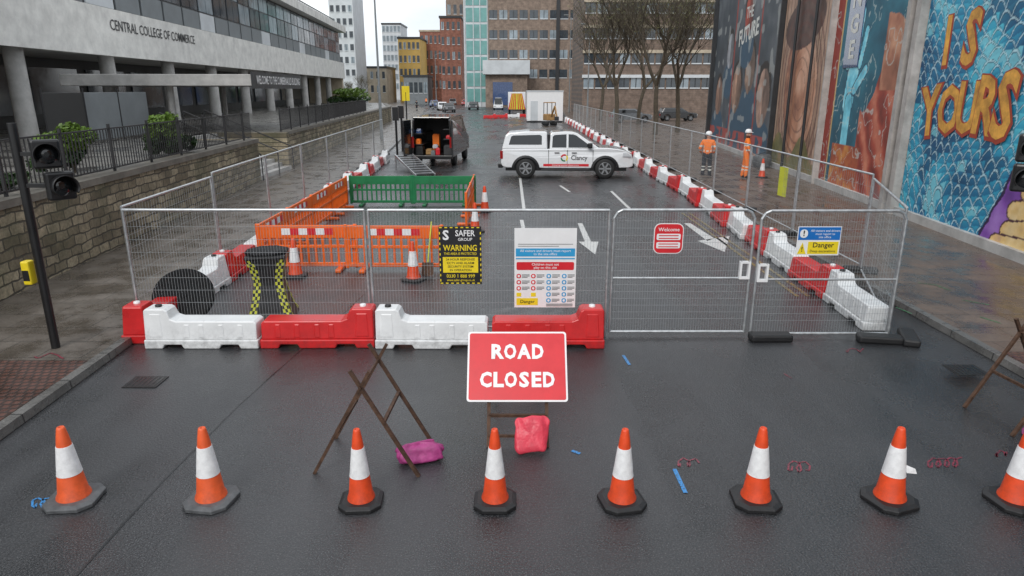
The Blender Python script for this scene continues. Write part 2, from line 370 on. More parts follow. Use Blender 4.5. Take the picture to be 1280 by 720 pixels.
strip('pavement_right',lambda y:lerp_path(RK,y)+.14,lambda y:WX(min(y,47))+(.3 if y<47.5 else 20),.1,'pavr',sorted(set([-8,0,8,15,20,30,40,47,48,60,80,100,130,180,260])))
for nm,P,s in (('kerb_left',LK,-1),('kerb_right',RK,1)):
    mb=MB()
    for a,b in zip(YS,YS[1:]):
        x0,x1=lerp_path(P,a),lerp_path(P,b)
        mb.add([(x0,a,-.01),(x0+s*.14,a,-.01),(x0+s*.14,a,.106),(x0+s*.015,a,.106),(x1,b,-.01),(x1+s*.14,b,-.01),(x1+s*.14,b,.106),(x1+s*.015,b,.106)],[(0,1,2,3),(4,5,6,7),(0,4,7,3),(3,7,6,2),(2,6,5,1)])
    struct(mb.build(nm,'kerb'))
def sheet(name,pts,z,m): 
    mb=MB(); mb.poly([(p[0],p[1],z) for p in pts]); return struct(mb.build(name,m))
sheet('tactile_paving_left',[(-5.46,6.2),(-5.52,8.3),(-7.6,8.3),(-7.4,6.2)],.105,'tact')
sheet('tactile_paving_right',[(6.62,7.2),(6.62,8.6),(8.2,8.6),(8.2,7.2)],.105,'tact')
def arrow(name,stem,head):
    mb=MB()
    for P in (stem,head): mb.poly([tuple(G(x,y,.004)) for x,y in P])
    return struct(mb.build(name,'paintw'))
arrow('road_arrow_marking',((722,279),(728,279),(739,302),(731,302)),((723,302),(748,302),(744,318)))
arrow('road_arrow_marking',((855,279),(863,279),(893,298),(884,301)),((872,301),(912,295),(906,315)))
for px0,py0,px1,py1 in ((764,239,788,262),(650,222,655,262),(652,275,657,300),(700,232,712,240)):
    a=G(px0,py0);b=G(px1,py1); sheet('lane_line_marking',[(a.x-.05,a.y),(a.x+.05,a.y),(b.x+.05,b.y),(b.x-.05,b.y)],.004,'paintw')
for d in (0,.2):
    mb=MB(); mb.quad((5.0+d,11.5,.004),(5.07+d,11.5,.004),(5.07+d,20,.004),(5.0+d,20,.004)); struct(mb.build('double_yellow_line','painty'))
seam=[G(x,y) for x,y in ((95,720),(205,600),(300,505),(345,465),(420,400),(455,368))]
mb=MB()
for a,b in zip(seam,seam[1:]):
    n=(b-a).cross(Vector((0,0,1))).normalized()*.010; mb.poly([(p.x,p.y,.003) for p in (a-n,a+n,b+n,b-n)])
struct(mb.build('road_seam','tar'))
sheet('road_patch',[tuple(G(x,y))[:2] for x,y in ((598,402),(600,386),(700,382),(712,402))],.003,'tar')
for px,py,lab in ((152,478,'left'),(1207,463,'right')):
    g=G(px,py,.0 if px<500 else .1); z0=.004 if px<500 else .104
    mb=MB(); mb.box(-.21,.21,-.17,.17,0,.006)
    mb.m=1
    for i in range(7): mb.box(-.18+i*.055,-.16+i*.055,-.14,.14,.0062,.008)
    struct(mb.build('drain_grate_'+lab,['iron','tar'],loc=(g.x+(.3 if px<500 else 0),g.y,z0)))
def scrib(name,px,py,w,h,m,n,seed,z=.004,wd=.011):
    r=random.Random(seed); mb=MB(); pts=[]
    for i in range(n):
        if n<=3: pts.append(G(px+w*(i/(n-1)-.5),py+h*(i/(n-1)-.5),z))
        else: a=2*PI*i/5.5; pts.append(G(px+w*(i/(n-1)-.5)+h*.35*math.cos(a),py+h*.4*math.sin(a)+r.uniform(-1,1),z))
    for a,b in zip(pts,pts[1:]):
        q=(b-a).cross(Vector((0,0,1))).normalized()*wd; mb.poly([(p.x,p.y,z) for p in (a-q,a+q,b+q,b-q)])
    return struct(mb.build(name,m))
for i,(px,py,w,h,m,n) in enumerate(((850,601,14,30,'spb',2),(783,450,8,12,'spb',2),(55,628,30,16,'spb',16),(720,565,10,4,'spb',2),(998,583,26,16,'spr',14),(1180,578,40,16,'spr',22),(858,578,24,12,'spr',12),(985,470,10,6,'spr',2),(1252,567,18,8,'spr',10),(650,244,40,2,'spr',3),(1068,438,26,8,'spr',10))): scrib('paint_mark',px,py,w,h,m,n,i,wd=.02 if n==2 and m=='spb' else .009)
for i,(px,py,w,h) in enumerate(((1160,355,24,3),(1220,378,34,6),(1238,400,26,8),(1130,388,20,8),(1180,360,16,6))): scrib('paint_mark',px,py,w,h,'spg',3,i+30,.105)
scrib('paint_mark',60,445,40,8,'spr',8,77,.105)
# ---------------------------------------------------------------- left retaining wall, terrace
TZ=1.66
def wallrun(y0,y1,label):
    t=thing('stone_wall',label,'wall',(0,0,0)); ys=[y for y in YS if y0<y<y1]; ys=[y0]+ys+[y1]
    mb=MB(); cb=MB(); a0=TZ-.09; a1=TZ+.05
    for a,b in zip(ys,ys[1:]):
        xa,xb=lerp_path(LW,a),lerp_path(LW,b)
        mb.add([(xa,a,0),(xa-.4,a,0),(xa-.4,a,a0),(xa,a,a0),(xb,b,0),(xb-.4,b,0),(xb-.4,b,a0),(xb,b,a0)],[(0,1,2,3),(4,5,6,7),(0,4,7,3),(3,7,6,2),(1,5,6,2)])
        cb.add([(xa+.05,a,a0),(xa-.45,a,a0),(xa-.45,a,a1),(xa+.05,a,a1),(xb+.05,b,a0),(xb-.45,b,a0),(xb-.45,b,a1),(xb+.05,b,a1)],[(0,1,2,3),(4,5,6,7),(0,4,7,3),(3,7,6,2),(1,5,4,0),(1,5,6,2)])
    mb.build('masonry','stone',t); cb.build('coping','cope',t)
wallrun(-8,26.6,'long sandstone rubble retaining wall at the left edge, nearest run before the steps')
wallrun(30.8,100,'sandstone retaining wall beyond the steps, leading to the far end of the college')
mb=MB(); mb.poly([(lerp_path(LW,-8)-.4,-8,TZ),(lerp_path(LW,26.6)-.4,26.6,TZ),(-13.4,26.6,TZ),(-13.7,30.8,TZ),(lerp_path(LW,30.8)-.4,30.8,TZ),(lerp_path(LW,80)-.4,80,TZ),(-19,104,TZ),(-70,104,TZ),(-70,-8,TZ)]); struct(mb.build('terrace','terr'))
mb=MB(); mb.quad((-22,104,TZ),(-70,104,TZ),(-90,150,2.2),(-30,150,1.6)); struct(mb.build('grass_bank','grass'))
t=thing('stone_steps','stone steps rising from the left pavement to the terrace','steps')
mb=MB()
for i in range(10): mb.box(-9.85-.34*(i+1),-9.85-.34*i,26.6,30.8,0,.1+.156*(i+1))
mb.build('step_block','conc2',t)
for y in (26.6,30.8): MB().box(-13.4,-9.9,y-.15,y+.15,0,TZ+.02).build('side_wall','stone',t)
for y in (26.75,28.7,30.65):
    h=MB(); h.path([(-9.7,y,.1),(-9.7,y,1.1),(-13.4,y,TZ+1),(-13.4,y,TZ)],.025); h.build('handrail','rail',t)
def railing(y0,y1,label,off=-.2):
    n=int((y1-y0)/.13); mb=MB()
    t=thing('metal_railing',label,'railing')
    for i in range(n+1):
        y=y0+(y1-y0)*i/n; x=lerp_path(LW,y)+off
        mb.bar((x,y,TZ+.12),(x,y,TZ+.98),.018)
        if i%15==0: MB().bar((x,y,TZ+.04),(x,y,TZ+1.1),.05).build('post','rail',t)
    for z in (TZ+.13,TZ+1.0):
        mb.bar((lerp_path(LW,y0)+off,y0,z),(lerp_path(LW,y1)+off,y1,z),.045,.03)
    mb.build('bars','rail',t)
railing(6,26.5,'black metal railing on top of the near stone wall'); railing(31,60,'black metal railing on the stone wall beyond the steps')
def leafblob(name,label,loc,sx,sy,sz,n,mats,cat='shrub',size=.055,group=None):
    t=thing(name,label,cat,loc,0,group); mb=MB(); r=random.Random(len(label))
    cl=[(r.uniform(-.7,.7),r.uniform(-.7,.7),r.uniform(.15,.8)) for _ in range(14)]
    for i in range(n):
        c=r.choice(cl); a=r.uniform(0,2*PI); b=math.acos(r.uniform(-1,1)); q=.42*r.uniform(.6,1)
        p=Vector(((c[0]+q*math.sin(b)*math.cos(a))*sx,(c[1]+q*math.sin(b)*math.sin(a))*sy,max(.02,(c[2]+.4*q*math.cos(b)))*sz))
        d=Vector((r.gauss(0,1),r.gauss(0,1),r.gauss(0,1)+.6)).normalized(); e=d.orthogonal().normalized()*size*r.uniform(.6,1.3); f=d.cross(e)*.6
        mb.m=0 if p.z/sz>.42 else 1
        mb.add([p-e,p+f,p+e,p-f],[(0,1,2,3)])
    mb.build('foliage',mats,t,fix=False)
    st=MB()
    for k in range(6): st.tube((0,0,0),(r.uniform(-.5,.5)*sx,r.uniform(-.5,.5)*sy,sz*.6),.03,.01,5)
    st.build('stem','bark',t)
leafblob('shrub','bright green rounded shrub behind the railing, nearer the camera',(-10.1,15.9,TZ),.62,.75,1.2,4600,['hedge','hedged'])
leafblob('shrub','bright green shrub behind the railing, further from the camera',(-10.0,20.2,TZ),.55,.75,1.3,4600,['hedge','hedged'])
leafblob('shrub','low dark shrub left of the bright shrubs at the railing',(-9.6,12.6,TZ),.4,1.0,.4,1800,['hedged','hedged'])
leafblob('shrub','small shrub on the grass bank beyond the college',(-21,92,TZ),3,3,2.2,1800,['hedge','hedged'],size=.2)
# ---------------------------------------------------------------- college building
LB=thing('college_building','long pale concrete college with dark window band above columns','building',(-17.4,12,0),R(90)+math.atan(.075))
W=MB(); W.box(-8,92,.25,22,5.1,7.15); W.box(-8,92,.6,22,7.15,11.3); W.build('wall','conc',LB)
s=MB(); s.box(-8,92,-.02,.25,5.05,7.2); s.build('fascia','conc',LB)
s=MB(); s.box(-8,92.3,-.5,22,11.3,12.1); s.build('roof_slab','conc',LB)
s=MB(); s.box(-8,92,.9,1.0,12.95,13.05)
for i in range(84): s.bar((-8+i*1.2,.95,12.1),(-8+i*1.2,.95,13),.05)
s.build('roof_railing','rail',LB)
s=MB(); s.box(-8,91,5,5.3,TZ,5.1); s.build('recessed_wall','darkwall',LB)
s=MB(); s.box(91,92,.25,22,TZ,5.1); s.build('end_wall','sand',LB)
for i in range(34):
    x0=-7.8+i*2.92; x1=x0+2.8
    w=MB(); w.box(x0,x1,.42,.6,7.22,11.25); wo=w.build('window','frame',LB)
    g=MB(); g.m=0
    xm=(x0+x1)/2
    g.box(x0+.1,xm-.05,.38,.43,8.45,9.85); g.box(xm+.05,x1-.1,.38,.43,8.45,9.85); g.m=1
    g.box(x0+.1,xm-.05,.38,.43,9.95,11.1); g.box(xm+.05,x1-.1,.38,.43,9.95,11.1); g.build('pane',['glass','glassl'] if i%3 else ['glassl','glass'],wo)
    g=MB(); g.box(x0+.06,x1-.06,.36,.43,7.3,8.35); g.build('panel','spandrel' if i%5 else 'pale',wo)
cs=[28,35.3,42.6,50,57.4,64.8,72.2,79.6,87,94.4]
for yy in [13.4,20.7]+cs:
    xx=(yy-12)*1.0028
    c=MB(); c.lathe([(.38,TZ),(.36,3),(.35,5.1)],20,(xx,.75,0)); c.build('column','conc2',LB)
s=MB(); s.text('CENTRAL COLLEGE OF COMMERCE',28.0,6.45,.70,y=-.05,bold=.003,sx=.96); s.build('lettering','frame',LB)
for i in range(16):
    x0=-4+i*5.6
    g=MB(); g.box(x0,x0+4.6,4.9,5,2.3,4.6); g.build('ground_floor_window','wood' if i in (3,) else 'glass',LB)
CA=thing('entrance_canopy','flat pale entrance canopy with white lettering on a dark fascia projecting from the college','canopy',(-17.4,12,0),R(90)+math.atan(.075))
s=MB(); s.box(18.1,26.9,-7.6,.3,3.66,4.14); s.build('canopy_slab','conc2',CA,bevel=.03)
s=MB(); s.box(18.0,27.4,-7.68,-7.6,3.55,4.25); s.build('fascia_board','frame',CA)
s=MB(); s.text('WELCOME TO THE CUMBERNAULD BUILDING',22.7,3.9,.50,y=-7.70,bold=.018,sx=.80); s.build('lettering','signwhite',CA)
for q in (19,26): 
    s=MB(); s.tube((q,-3.8,TZ),(q,-3.8,3.66),.14,n=14); s.build('canopy_post','conc2',CA)
HB=thing('site_hoarding','dark grey hoarding panels on the terrace under the college','hoarding',(-14.6,22,TZ),R(94))
for i in range(3):
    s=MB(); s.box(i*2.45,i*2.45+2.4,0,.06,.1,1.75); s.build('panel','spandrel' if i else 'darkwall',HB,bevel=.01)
    s=MB(); s.tube((i*2.45-.03,0,0),(i*2.45-.03,0,1.9),.03); s.build('hoarding_post','rail',HB)
# ---------------------------------------------------------------- mural wall
def vn(X,Z,s,seed):
    g=np.random.default_rng(seed).random((64,64)); x=X*s;z=Z*s; xi=np.floor(x).astype(int);zi=np.floor(z).astype(int); fx=x-xi;fz=z-zi
    fx=fx*fx*(3-2*fx);fz=fz*fz*(3-2*fz); q=lambda a,b:g[a%64,b%64]
    return (q(xi,zi)*(1-fx)+q(xi+1,zi)*fx)*(1-fz)+(q(xi,zi+1)*(1-fx)+q(xi+1,zi+1)*fx)*fz
def fbm(X,Z,s,seed): return (vn(X,Z,s,seed)*.5+vn(X,Z,s*2.1,seed+1)*.3+vn(X,Z,s*4.3,seed+2)*.2)
def gridpaint(name,W_,H_,cell,fn,parent,x0,gain):
    nx=int(W_/cell)+1; nz=int(H_/cell)+1; xs=np.linspace(0,W_,nx); zs=np.linspace(0,H_,nz)
    X,Z=np.meshgrid(xs,zs); X=X.ravel();Z=Z.ravel(); co=np.zeros((len(X),3)); co[:,0]=X+x0; co[:,2]=Z+.1
    idx=np.arange(nx*nz).reshape(nz,nx); fa=np.stack([idx[:-1,:-1],idx[:-1,1:],idx[1:,1:],idx[1:,:-1]],-1).reshape(-1,4)
    me=bpy.data.meshes.new(name); me.from_pydata(co.tolist(),[],fa.tolist())
    C=np.clip(fn(X,Z)*gain,0,.85); at=me.color_attributes.new('paint','FLOAT_COLOR','POINT'); at.data.foreach_set('color',np.concatenate([C,np.ones((len(X),1))],1).ravel().astype(np.float32))
    me.materials.append(K['vcol']); o=bpy.data.objects.new(name,me); COL.objects.link(o); o.parent=parent; return o
def mx(C,mask,col,a=1.0):
    m=(np.clip(mask.astype(float),0,1)*a)[:,None]; return C*(1-m)+np.array(col)*m
def ell(X,Z,cx,cz,rx,rz,rot=0):
    c,k=math.cos(rot),math.sin(rot); a=(X-cx)*c+(Z-cz)*k; b=-(X-cx)*k+(Z-cz)*c; return (a/rx)**2+(b/rz)**2
def tone(t,cols):
    t=np.clip(t,0,.9999)*(len(cols)-1); i=t.astype(int); f=(t-i)[:,None]; cols=np.array(cols); return cols[i]*(1-f)+cols[i+1]*f
def seg(X,Z,ax,az,bx,bz,w):
    dx,dz=bx-ax,bz-az; t=np.clip(((X-ax)*dx+(Z-az)*dz)/(dx*dx+dz*dz),0,1); return np.hypot(X-ax-t*dx,Z-az-t*dz)<w
def mD(X,Z):
    wx=X+.9*fbm(X,Z,.4,3)+.25*np.sin(Z*1.1); wz=Z+1.0*fbm(X,Z,.4,9)+.3*np.sin(X*.9)
    w,h=.40,.27; row=np.floor(wz/h); off=.5*(row%2); fx=(wx/w+off)%1-.5; fz=(wz/h)%1
    C=tone(fbm(X,Z,.7,4)*1.2-.12+.3*(fz-.4),[(.004,.045,.11),(.010,.14,.27),(.025,.30,.45),(.10,.52,.62)])
    cid=vn(np.floor(wx/w+off),row,.73,8); C=mx(C,cid>.75,(.20,.55,.62),.7); C=mx(C,cid<.25,(.004,.05,.13),.75)
    e=np.abs(fz-(1-4*fx**2)*.85); C=mx(C,e<.09,(.45,.62,.66),.75); C=mx(C,(e>.09)&(e<.2),(.004,.03,.08),.7)
    b=ell(X,Z,6.6,.2,2.6,2.2,.3)+.5*(fbm(X,Z,1.2,12)-.5); C=mx(C,b<1.08,(.02,.01,.05))
    pur=tone(fbm(X,Z,1.6,14),[(.05,.015,.12),(.18,.06,.32),(.38,.22,.55)]); C=np.where((b<1)[:,None],pur,C)
    for (ax,az,bx,bz,ww) in ((4.9,.5,6.2,.75,.2),(5.0,.95,6.3,1.2,.19),(5.3,1.4,6.4,1.55,.17),(4.6,.15,6.0,.25,.22),(6.2,.9,7.6,1.2,.6)):
        C=mx(C,seg(X,Z,ax,az,bx,bz,ww+.04),(.06,.02,.03)); mm=seg(X,Z,ax,az,bx,bz,ww); yl=tone(fbm(X,Z,3,15),[(.40,.20,.18),(.62,.42,.16),(.72,.58,.34)]); C=np.where(mm[:,None],yl,C)
    for cx,cz,r in ((5.6,2.2,.35),(6.4,2.45,.4),(7.1,2.1,.4)): C=mx(C,ell(X,Z,cx,cz,r,r)<1,(.50,.28,.32)); C=mx(C,ell(X,Z,cx,cz,r*.5,r*.5)<1,(.6,.42,.2))
    return C
def mC(X,Z):
    C=tone(fbm(X,Z,.8,21),[(.008,.03,.05),(.015,.09,.13),(.03,.18,.23)])
    C=mx(C,X<.7,(.22,.03,.02)); C=mx(C,(X>.6)&(X<.72),(.45,.3,.12))
    d=fbm(X,Z,.7,25); C=np.where(((X>3.0)&(Z<3.2+1.2*np.sin(X*1.5)+d))[:,None],tone((np.sin(X*5+Z*3+6*d)+1)/2*.6+.4*fbm(X,Z,3,24),[(.10,.02,.015),(.30,.05,.03),(.52,.20,.12)]),C)
    C=np.where(((X>4.2)&(Z>3.4)&(Z<5+d))[:,None],tone(fbm(X,Z,1.5,28),[(.08,.03,.02),(.30,.12,.07),(.55,.30,.18)]),C)
    for (ax,az,bx,bz,ww) in ((1.9,3.0,2.1,4.3,.42),(1.5,4.2,1.35,5.4,.16),(1.85,4.5,1.8,5.9,.16),(2.2,4.5,2.3,5.8,.15),(2.5,4.2,2.75,5.2,.14),(2.3,3.4,3.0,4.0,.16),(1.95,1.2,1.95,3.0,.28)):
        C=mx(C,seg(X,Z,ax,az,bx,bz,ww+.05),(.01,.04,.08)); mm=seg(X,Z,ax,az,bx,bz,ww); C=np.where(mm[:,None],tone(fbm(X,Z,2.5,31),[(.04,.22,.32),(.15,.48,.58),(.42,.70,.74)]),C)
    C=np.where(((X>1)&(X<3.4)&(Z<1.6))[:,None],tone(fbm(X,Z,1.7,35),[(.10,.02,.02),(.33,.08,.03),(.55,.30,.06)]),C)
    C=mx(C,(np.abs(fbm(X,Z,1.1,38)-.5)<.012),(.4,.45,.42),.6)
    return C
def mB(X,Z):
    C=tone(vn(np.floor(X/.23),Z*.15,.9,41)*.6+.4*fbm(X,Z,2,40),[(.16,.09,.06),(.32,.20,.14),(.46,.34,.26)])
    C=mx(C,((X/.23)%1)<.1,(.05,.03,.02)); 
    b=ell(X,Z,2.9,3.3,2.0,2.7,.15)+.35*(fbm(X,Z,1.3,43)-.5); C=np.where((b<1)[:,None],tone(fbm(X,Z,1.1,44)+.12*(X-2.6),[(.12,.045,.03),(.36,.17,.10),(.60,.38,.27)]),C)
    b=ell(X,Z,2.7,6.0,2.4,1.0,.1); C=np.where((b<1)[:,None],tone(fbm(X,Z,2.0,47),[(.03,.02,.02),(.14,.08,.06)]),C)
    for k in range(7): C=mx(C,np.abs(ell(X,Z,3.0,3.4,.6+.35*k,.8+.45*k,.2)-1)<.05,(.10,.04,.03),.6)
    C=np.where((Z<1.1+.5*np.sin(X*2))[:,None],tone(fbm(X,Z,1.6,48),[(.04,.03,.02),(.14,.13,.05),(.30,.16,.08)]),C); return C
def mA(X,Z):
    C=tone(fbm(X,Z,.5,51),[(.015,.018,.022),(.05,.06,.07),(.16,.17,.18)])
    for cx,cz,r,cc in ((2.0,3.0,1.1,(.35,.20,.14)),(4.3,5.6,1.0,(.30,.31,.33)),(6.6,3.4,1.3,(.42,.25,.17)),(9.3,4.4,1.2,(.28,.18,.13)),(12.3,3.0,1.4,(.38,.24,.18)),(8.1,7.2,1.0,(.30,.05,.03))):
        d=fbm(X,Z,1.2,int(cx*10)); q=.5*(fbm(X,Z,1.0,int(cx*7))-.5); b=ell(X,Z,cx,cz,r*.8,r)+q
        C=mx(C,ell(X,Z,cx,cz-1.7*r,r*1.5,r)+q<1,(.03,.07,.11)); C=mx(C,ell(X,Z,cx,cz+.25*r,r*.95,r)+q<1,(.02,.015,.012)); C=np.where((b<1)[:,None],np.array(cc)*(.2+1.3*d[:,None]),C)
        C=mx(C,(X>cx)&(b<1),(.02,.015,.012),.55)
    C=mx(C,((X>5.2)&(X<5.5))|((X>10.7)&(X<10.95)),(.24,.04,.03)); C=mx(C,(Z<1.2)&(vn(X,Z,2.2,57)>.5),(.30,.06,.05))
    C=mx(C,(vn(X,Z,1.6,59)>.78),(.35,.36,.34),.5); return C
MW=thing('mural_building','tall brick building on the right covered with painted street murals','building',(WX(47),47,0),math.atan2(-1,-.083))
s=MB(); s.box(-.2,55,.12,9,0,9.8); s.build('wall','brickwall',MW)
gridpaint('portrait_mural',14.6,9.4,.06,mA,MW,.2,1.25); gridpaint('plank_mural',6.2,9.4,.05,mB,MW,15.0,1.3); gridpaint('hand_mural',5.8,9.4,.035,mC,MW,21.3,1.35); gridpaint('blue_mural',14,9.4,.028,mD,MW,27.9,1.25)
for xx,w in ((-.2,.35),(14.85,.12),(21.22,.1),(27.1,.22),(27.62,.26)):
    s=MB(); s.box(xx,xx+w,-.22,.12,0,9.6); s.build('pilaster','frame' if xx<20 else 'pil',MW)
s=MB(); s.box(-.2,55,-.12,.12,0,.32); s.build('plinth','conc2',MW)
s=MB(); s.box(14.98,21.2,-.1,.12,8.8,9.2); s.build('cornice','pil',MW)
for xx in (17.1,19.4):
    s=MB(); s.tube((xx,-.12,.1),(xx,-.12,9.4),.06); s.build('drainpipe','frame',MW)
back=MB(); fr=MB()
def wpx(px,py):
    r=ray(px,py); t=9.35/(r.x-.083*r.y); return (47-r.y*t)*1.0034, CH+r.z*t
for k,(ch,px,py,sz,rt) in enumerate((('I',1184,54,1.6,.05),('S',1214,50,1.7,-.05),('Y',1162,142,1.7,.12),('O',1186,140,1.55,.06),('U',1209,138,1.6,0),('R',1232,136,1.75,-.05),('S',1256,136,1.95,-.1))):
    lx,lz=wpx(px,py)
    back.text(ch,lx+.03,lz-.03,sz,y=-.006-.004*k,bold=.066,rot=rt,sx=.80); fr.text(ch,lx,lz,sz,y=-.008-.004*k,bold=.03,rot=rt,sx=.80)
back.build('letter_outline','mr',MW); fr.build('lettering','mo',MW)
s=MB()
lx,lz=wpx(937,28); s.text('THE',lx,lz+.5,.8,y=-.01,bold=.02); s.text('FUTURE',lx,lz-.55,1.15,y=-.01,bold=.03,rot=.1); s.build('lettering','mw',MW)
lx,lz=wpx(1068,45); s=MB(); s.box(lx-.62,lx+.62,-.03,-.004,lz-1.0,lz+1.7); s.build('painted_sign','carblue',MW)
s=MB(); s.text('N',lx,lz+1.15,.8,y=-.04,bold=.03,sx=1.2); s.text('G',lx,lz+.35,.8,y=-.04,bold=.03,sx=1.2); s.text('E',lx,lz-.45,.8,y=-.04,bold=.03,sx=1.2); s.build('lettering','mw',MW)
# ---------------------------------------------------------------- fence panels
def panel(name,Wd,H,mid,cat,label,sp_=.04,wt=.003):
    t=thing(name,label,cat); f=MB(); r=.021
    if mid:
        c=.12; f.path([(0.02,0,.05),(.02,0,H-c),(.02+c*.4,0,H-c*.3),(.02+c,0,H),(Wd-.02-c,0,H),(Wd-.02-c*.4,0,H-c*.3),(Wd-.02,0,H-c),(Wd-.02,0,.05),(.02,0,.05)],r); f.tube((.02,0,.87),(Wd-.02,0,.87),.016)
    else:
        f.path([(.03,0,0),(.03,0,H),(Wd-.03,0,H),(Wd-.03,0,0)],r); f.path([(.03,0,.15),(Wd-.03,0,.15)],r*.8)
    f.build('frame','galv',t)
    w=MB(); n=int(Wd/sp_)
    for i in range(1,n): x=.03+(Wd-.06)*i/n; w.bar((x,0,.15 if not mid else .06),(x,0,H-.02),wt)
    k=9 if not mid else 16
    for i in range(1,k): z=.15+(H-.2)*i/k; w.bar((.03,-.004,z),(Wd-.03,-.004,z),wt+.0005)
    w.build('wire_mesh','wire',t,fix=False); return t
FP=Proto(panel('wire_fence',3.45,1.88,False,'fence','x',.043,.0028)); FS=Proto(panel('wire_fence',3.45,1.88,False,'fence','x',.09,.0028))
FP.put((-5.5,9.5,0),0,'front wire fence panel at the left corner behind the stand and disc','')
FP.put((-2.05,9.48,0),0,'front wire fence panel carrying the warning sign and the notice board')
gt=panel('fence_gate',2.02,1.86,True,'gate','left leaf of the wire site gate, carrying the small red welcome sign',.038,.0028); gt.location=(1.42,9.5,0.02)
gt2=ctree(gt); gt2.location=(3.47,9.42,.02); gt2.scale=(1.02,1,1); gt2['label']='right leaf of the wire site gate, carrying the blue and yellow danger sign'
for i,(x,z) in enumerate(((3.33,1.0),(3.56,.98))):
    s=MB(); 
    for q in (-.06,.06): s.box(q-.015,q+.015,-.03,.03,-.13,.13)
    for q in (-.115,.115): s.box(-.06,.06,-.028,.028,q-.015,q+.015)
    s.build('gate_latch','signwhite',gt if i==0 else gt2,loc=(x-(1.42 if i==0 else 3.47),-.04,z))
def panels(path,n):
    pts=[Vector(p) for p in path]; total=[0]
    for a,b in zip(pts,pts[1:]): total.append(total[-1]+(b-a).length)
    def at(d):
        for i in range(len(pts)-1):
            if d<=total[i+1]: return pts[i]+(pts[i+1]-pts[i])*((d-total[i])/(total[i+1]-total[i]))
        return pts[-1]
    return [(at(i*3.5),at((i+1)*3.5)) for i in range(n)]
FT=Proto(tag(MB().box(-.11,.11,-.30,.30,0,.11).build('ballast_block','black',bevel=.03),'x','ballast block'))
FT.put((3.75,9.32,0),R(90),'black rubber block under the middle of the gates')
FT.put((5.3,9.25,0),R(80),'black rubber block under the right corner of the gates'); FT.put((5.75,9.3,0),R(160),'black rubber block at the road side of the right corner barrier')
for side,path,n in (('right',[(5.54,9.5),(6.75,12.8),(6.9,27),(6.95,81)],20),('left',[(-5.52,9.55),(-6.1,20),(-6.95,38)],8)):
    for i,(a,b) in enumerate(panels(path,n)):
        d=b-a
        FS.put((a.x,a.y,.1 if i else .03),math.atan2(d.y,d.x),'%s wire fence panel from the near end of the %s-hand fence'%(nth(i),side),'wire fence panels along the %s side'%side,(d.length/3.47,1,1))
        FT.put((b.x,b.y,.1),math.atan2(d.y,d.x),'%s rubber block from the near end of the %s-hand fence'%(nth(i),side),'ballast blocks along the %s side'%side)
# ---------------------------------------------------------------- water filled barriers
def barrier_mesh(m):
    L=.8; t=thing('road_barrier','x','barrier')
    s=MB(); s.prism([(-L,0),(-L,.13),(L,.13),(L,0),(.55,0),(.52,.06),(.28,.06),(.25,0),(-.25,0),(-.28,.06),(-.52,.06),(-.55,0)],.21)
    s.prism([(-L+.02,.13),(-L+.02,.36),(-L+.06,.39),(.34,.39),(.42,.42),(.46,.53),(.50,.56),(L-.03,.56),(L-.01,.53),(L-.01,.13)],lambda x,z:.185-.12*(z-.13))
    for x in (-.55,-.28,0,.2): s.prism([(x-.05,.15),(x-.04,.35),(x+.04,.35),(x+.05,.15)],lambda x,z:.192-.12*(z-.13))
    s.prism([(.53,.16),(.55,.5),(.71,.5),(.73,.16)],lambda x,z:.191-.12*(z-.13))
    s.build('shell',m,t,bevel=.016)
    s=MB(); s.lathe([(.045,0),(.045,.03),(.03,.035)],12,(.63,0,.558)); s.build('filler_cap','black' if m=='white' else 'signwhite',t)
    return t
BW=Proto(barrier_mesh('white')); BR=Proto(barrier_mesh('redp'))
BW.put((-4.36,9.18,0),PI,'white barrier at the left end of the front row'); BR.put((-2.74,9.20,0),R(.8),'red barrier second from the left in the front row')
BW.put((-1.12,9.17,0),PI+R(-.7),'white barrier third in the front row, behind the closed sign'); BR.put((.50,9.18,0),0,'red barrier at the right end of the front row')
def barrow(path,side,n,first):
    pts=[Vector(p) for p in path]; tot=[0]
    for a,b in zip(pts,pts[1:]): tot.append(tot[-1]+(b-a).length)
    for i in range(n):
        d=(i+.5)*1.63
        for k in range(len(pts)-1):
            if d<=tot[k+1] or k==len(pts)-2:
                dr=(pts[k+1]-pts[k]).normalized(); p=pts[k]+dr*(d-tot[k]); break
        red=(i+first)%2==0; P=BR if red else BW; ang=math.atan2(dr.y,dr.x)+random.uniform(-.06,.06)
        j=i//2
        P.put((p.x+random.uniform(-.05,.05),p.y,0),ang+(PI if red else 0),'%s %s barrier from the near end of the %s-hand row'%(nth(j),'red' if red else 'white',side),'barriers in the %s-hand row'%side)
barrow([(5.55,9.7),(6.08,24),(6.12,82)],'right',43,1)
barrow([(-5.40,9.15),(-5.80,20),(-6.5,37)],'left',16,0)
for i in range(4):
    g=G(612+i*15,148-i*.6); (BR if i!=2 else BW).put((g.x,g.y,0),R(5),['leftmost','second','third','rightmost'][i]+' barrier of the short distant row across the road','distant barriers across the road')
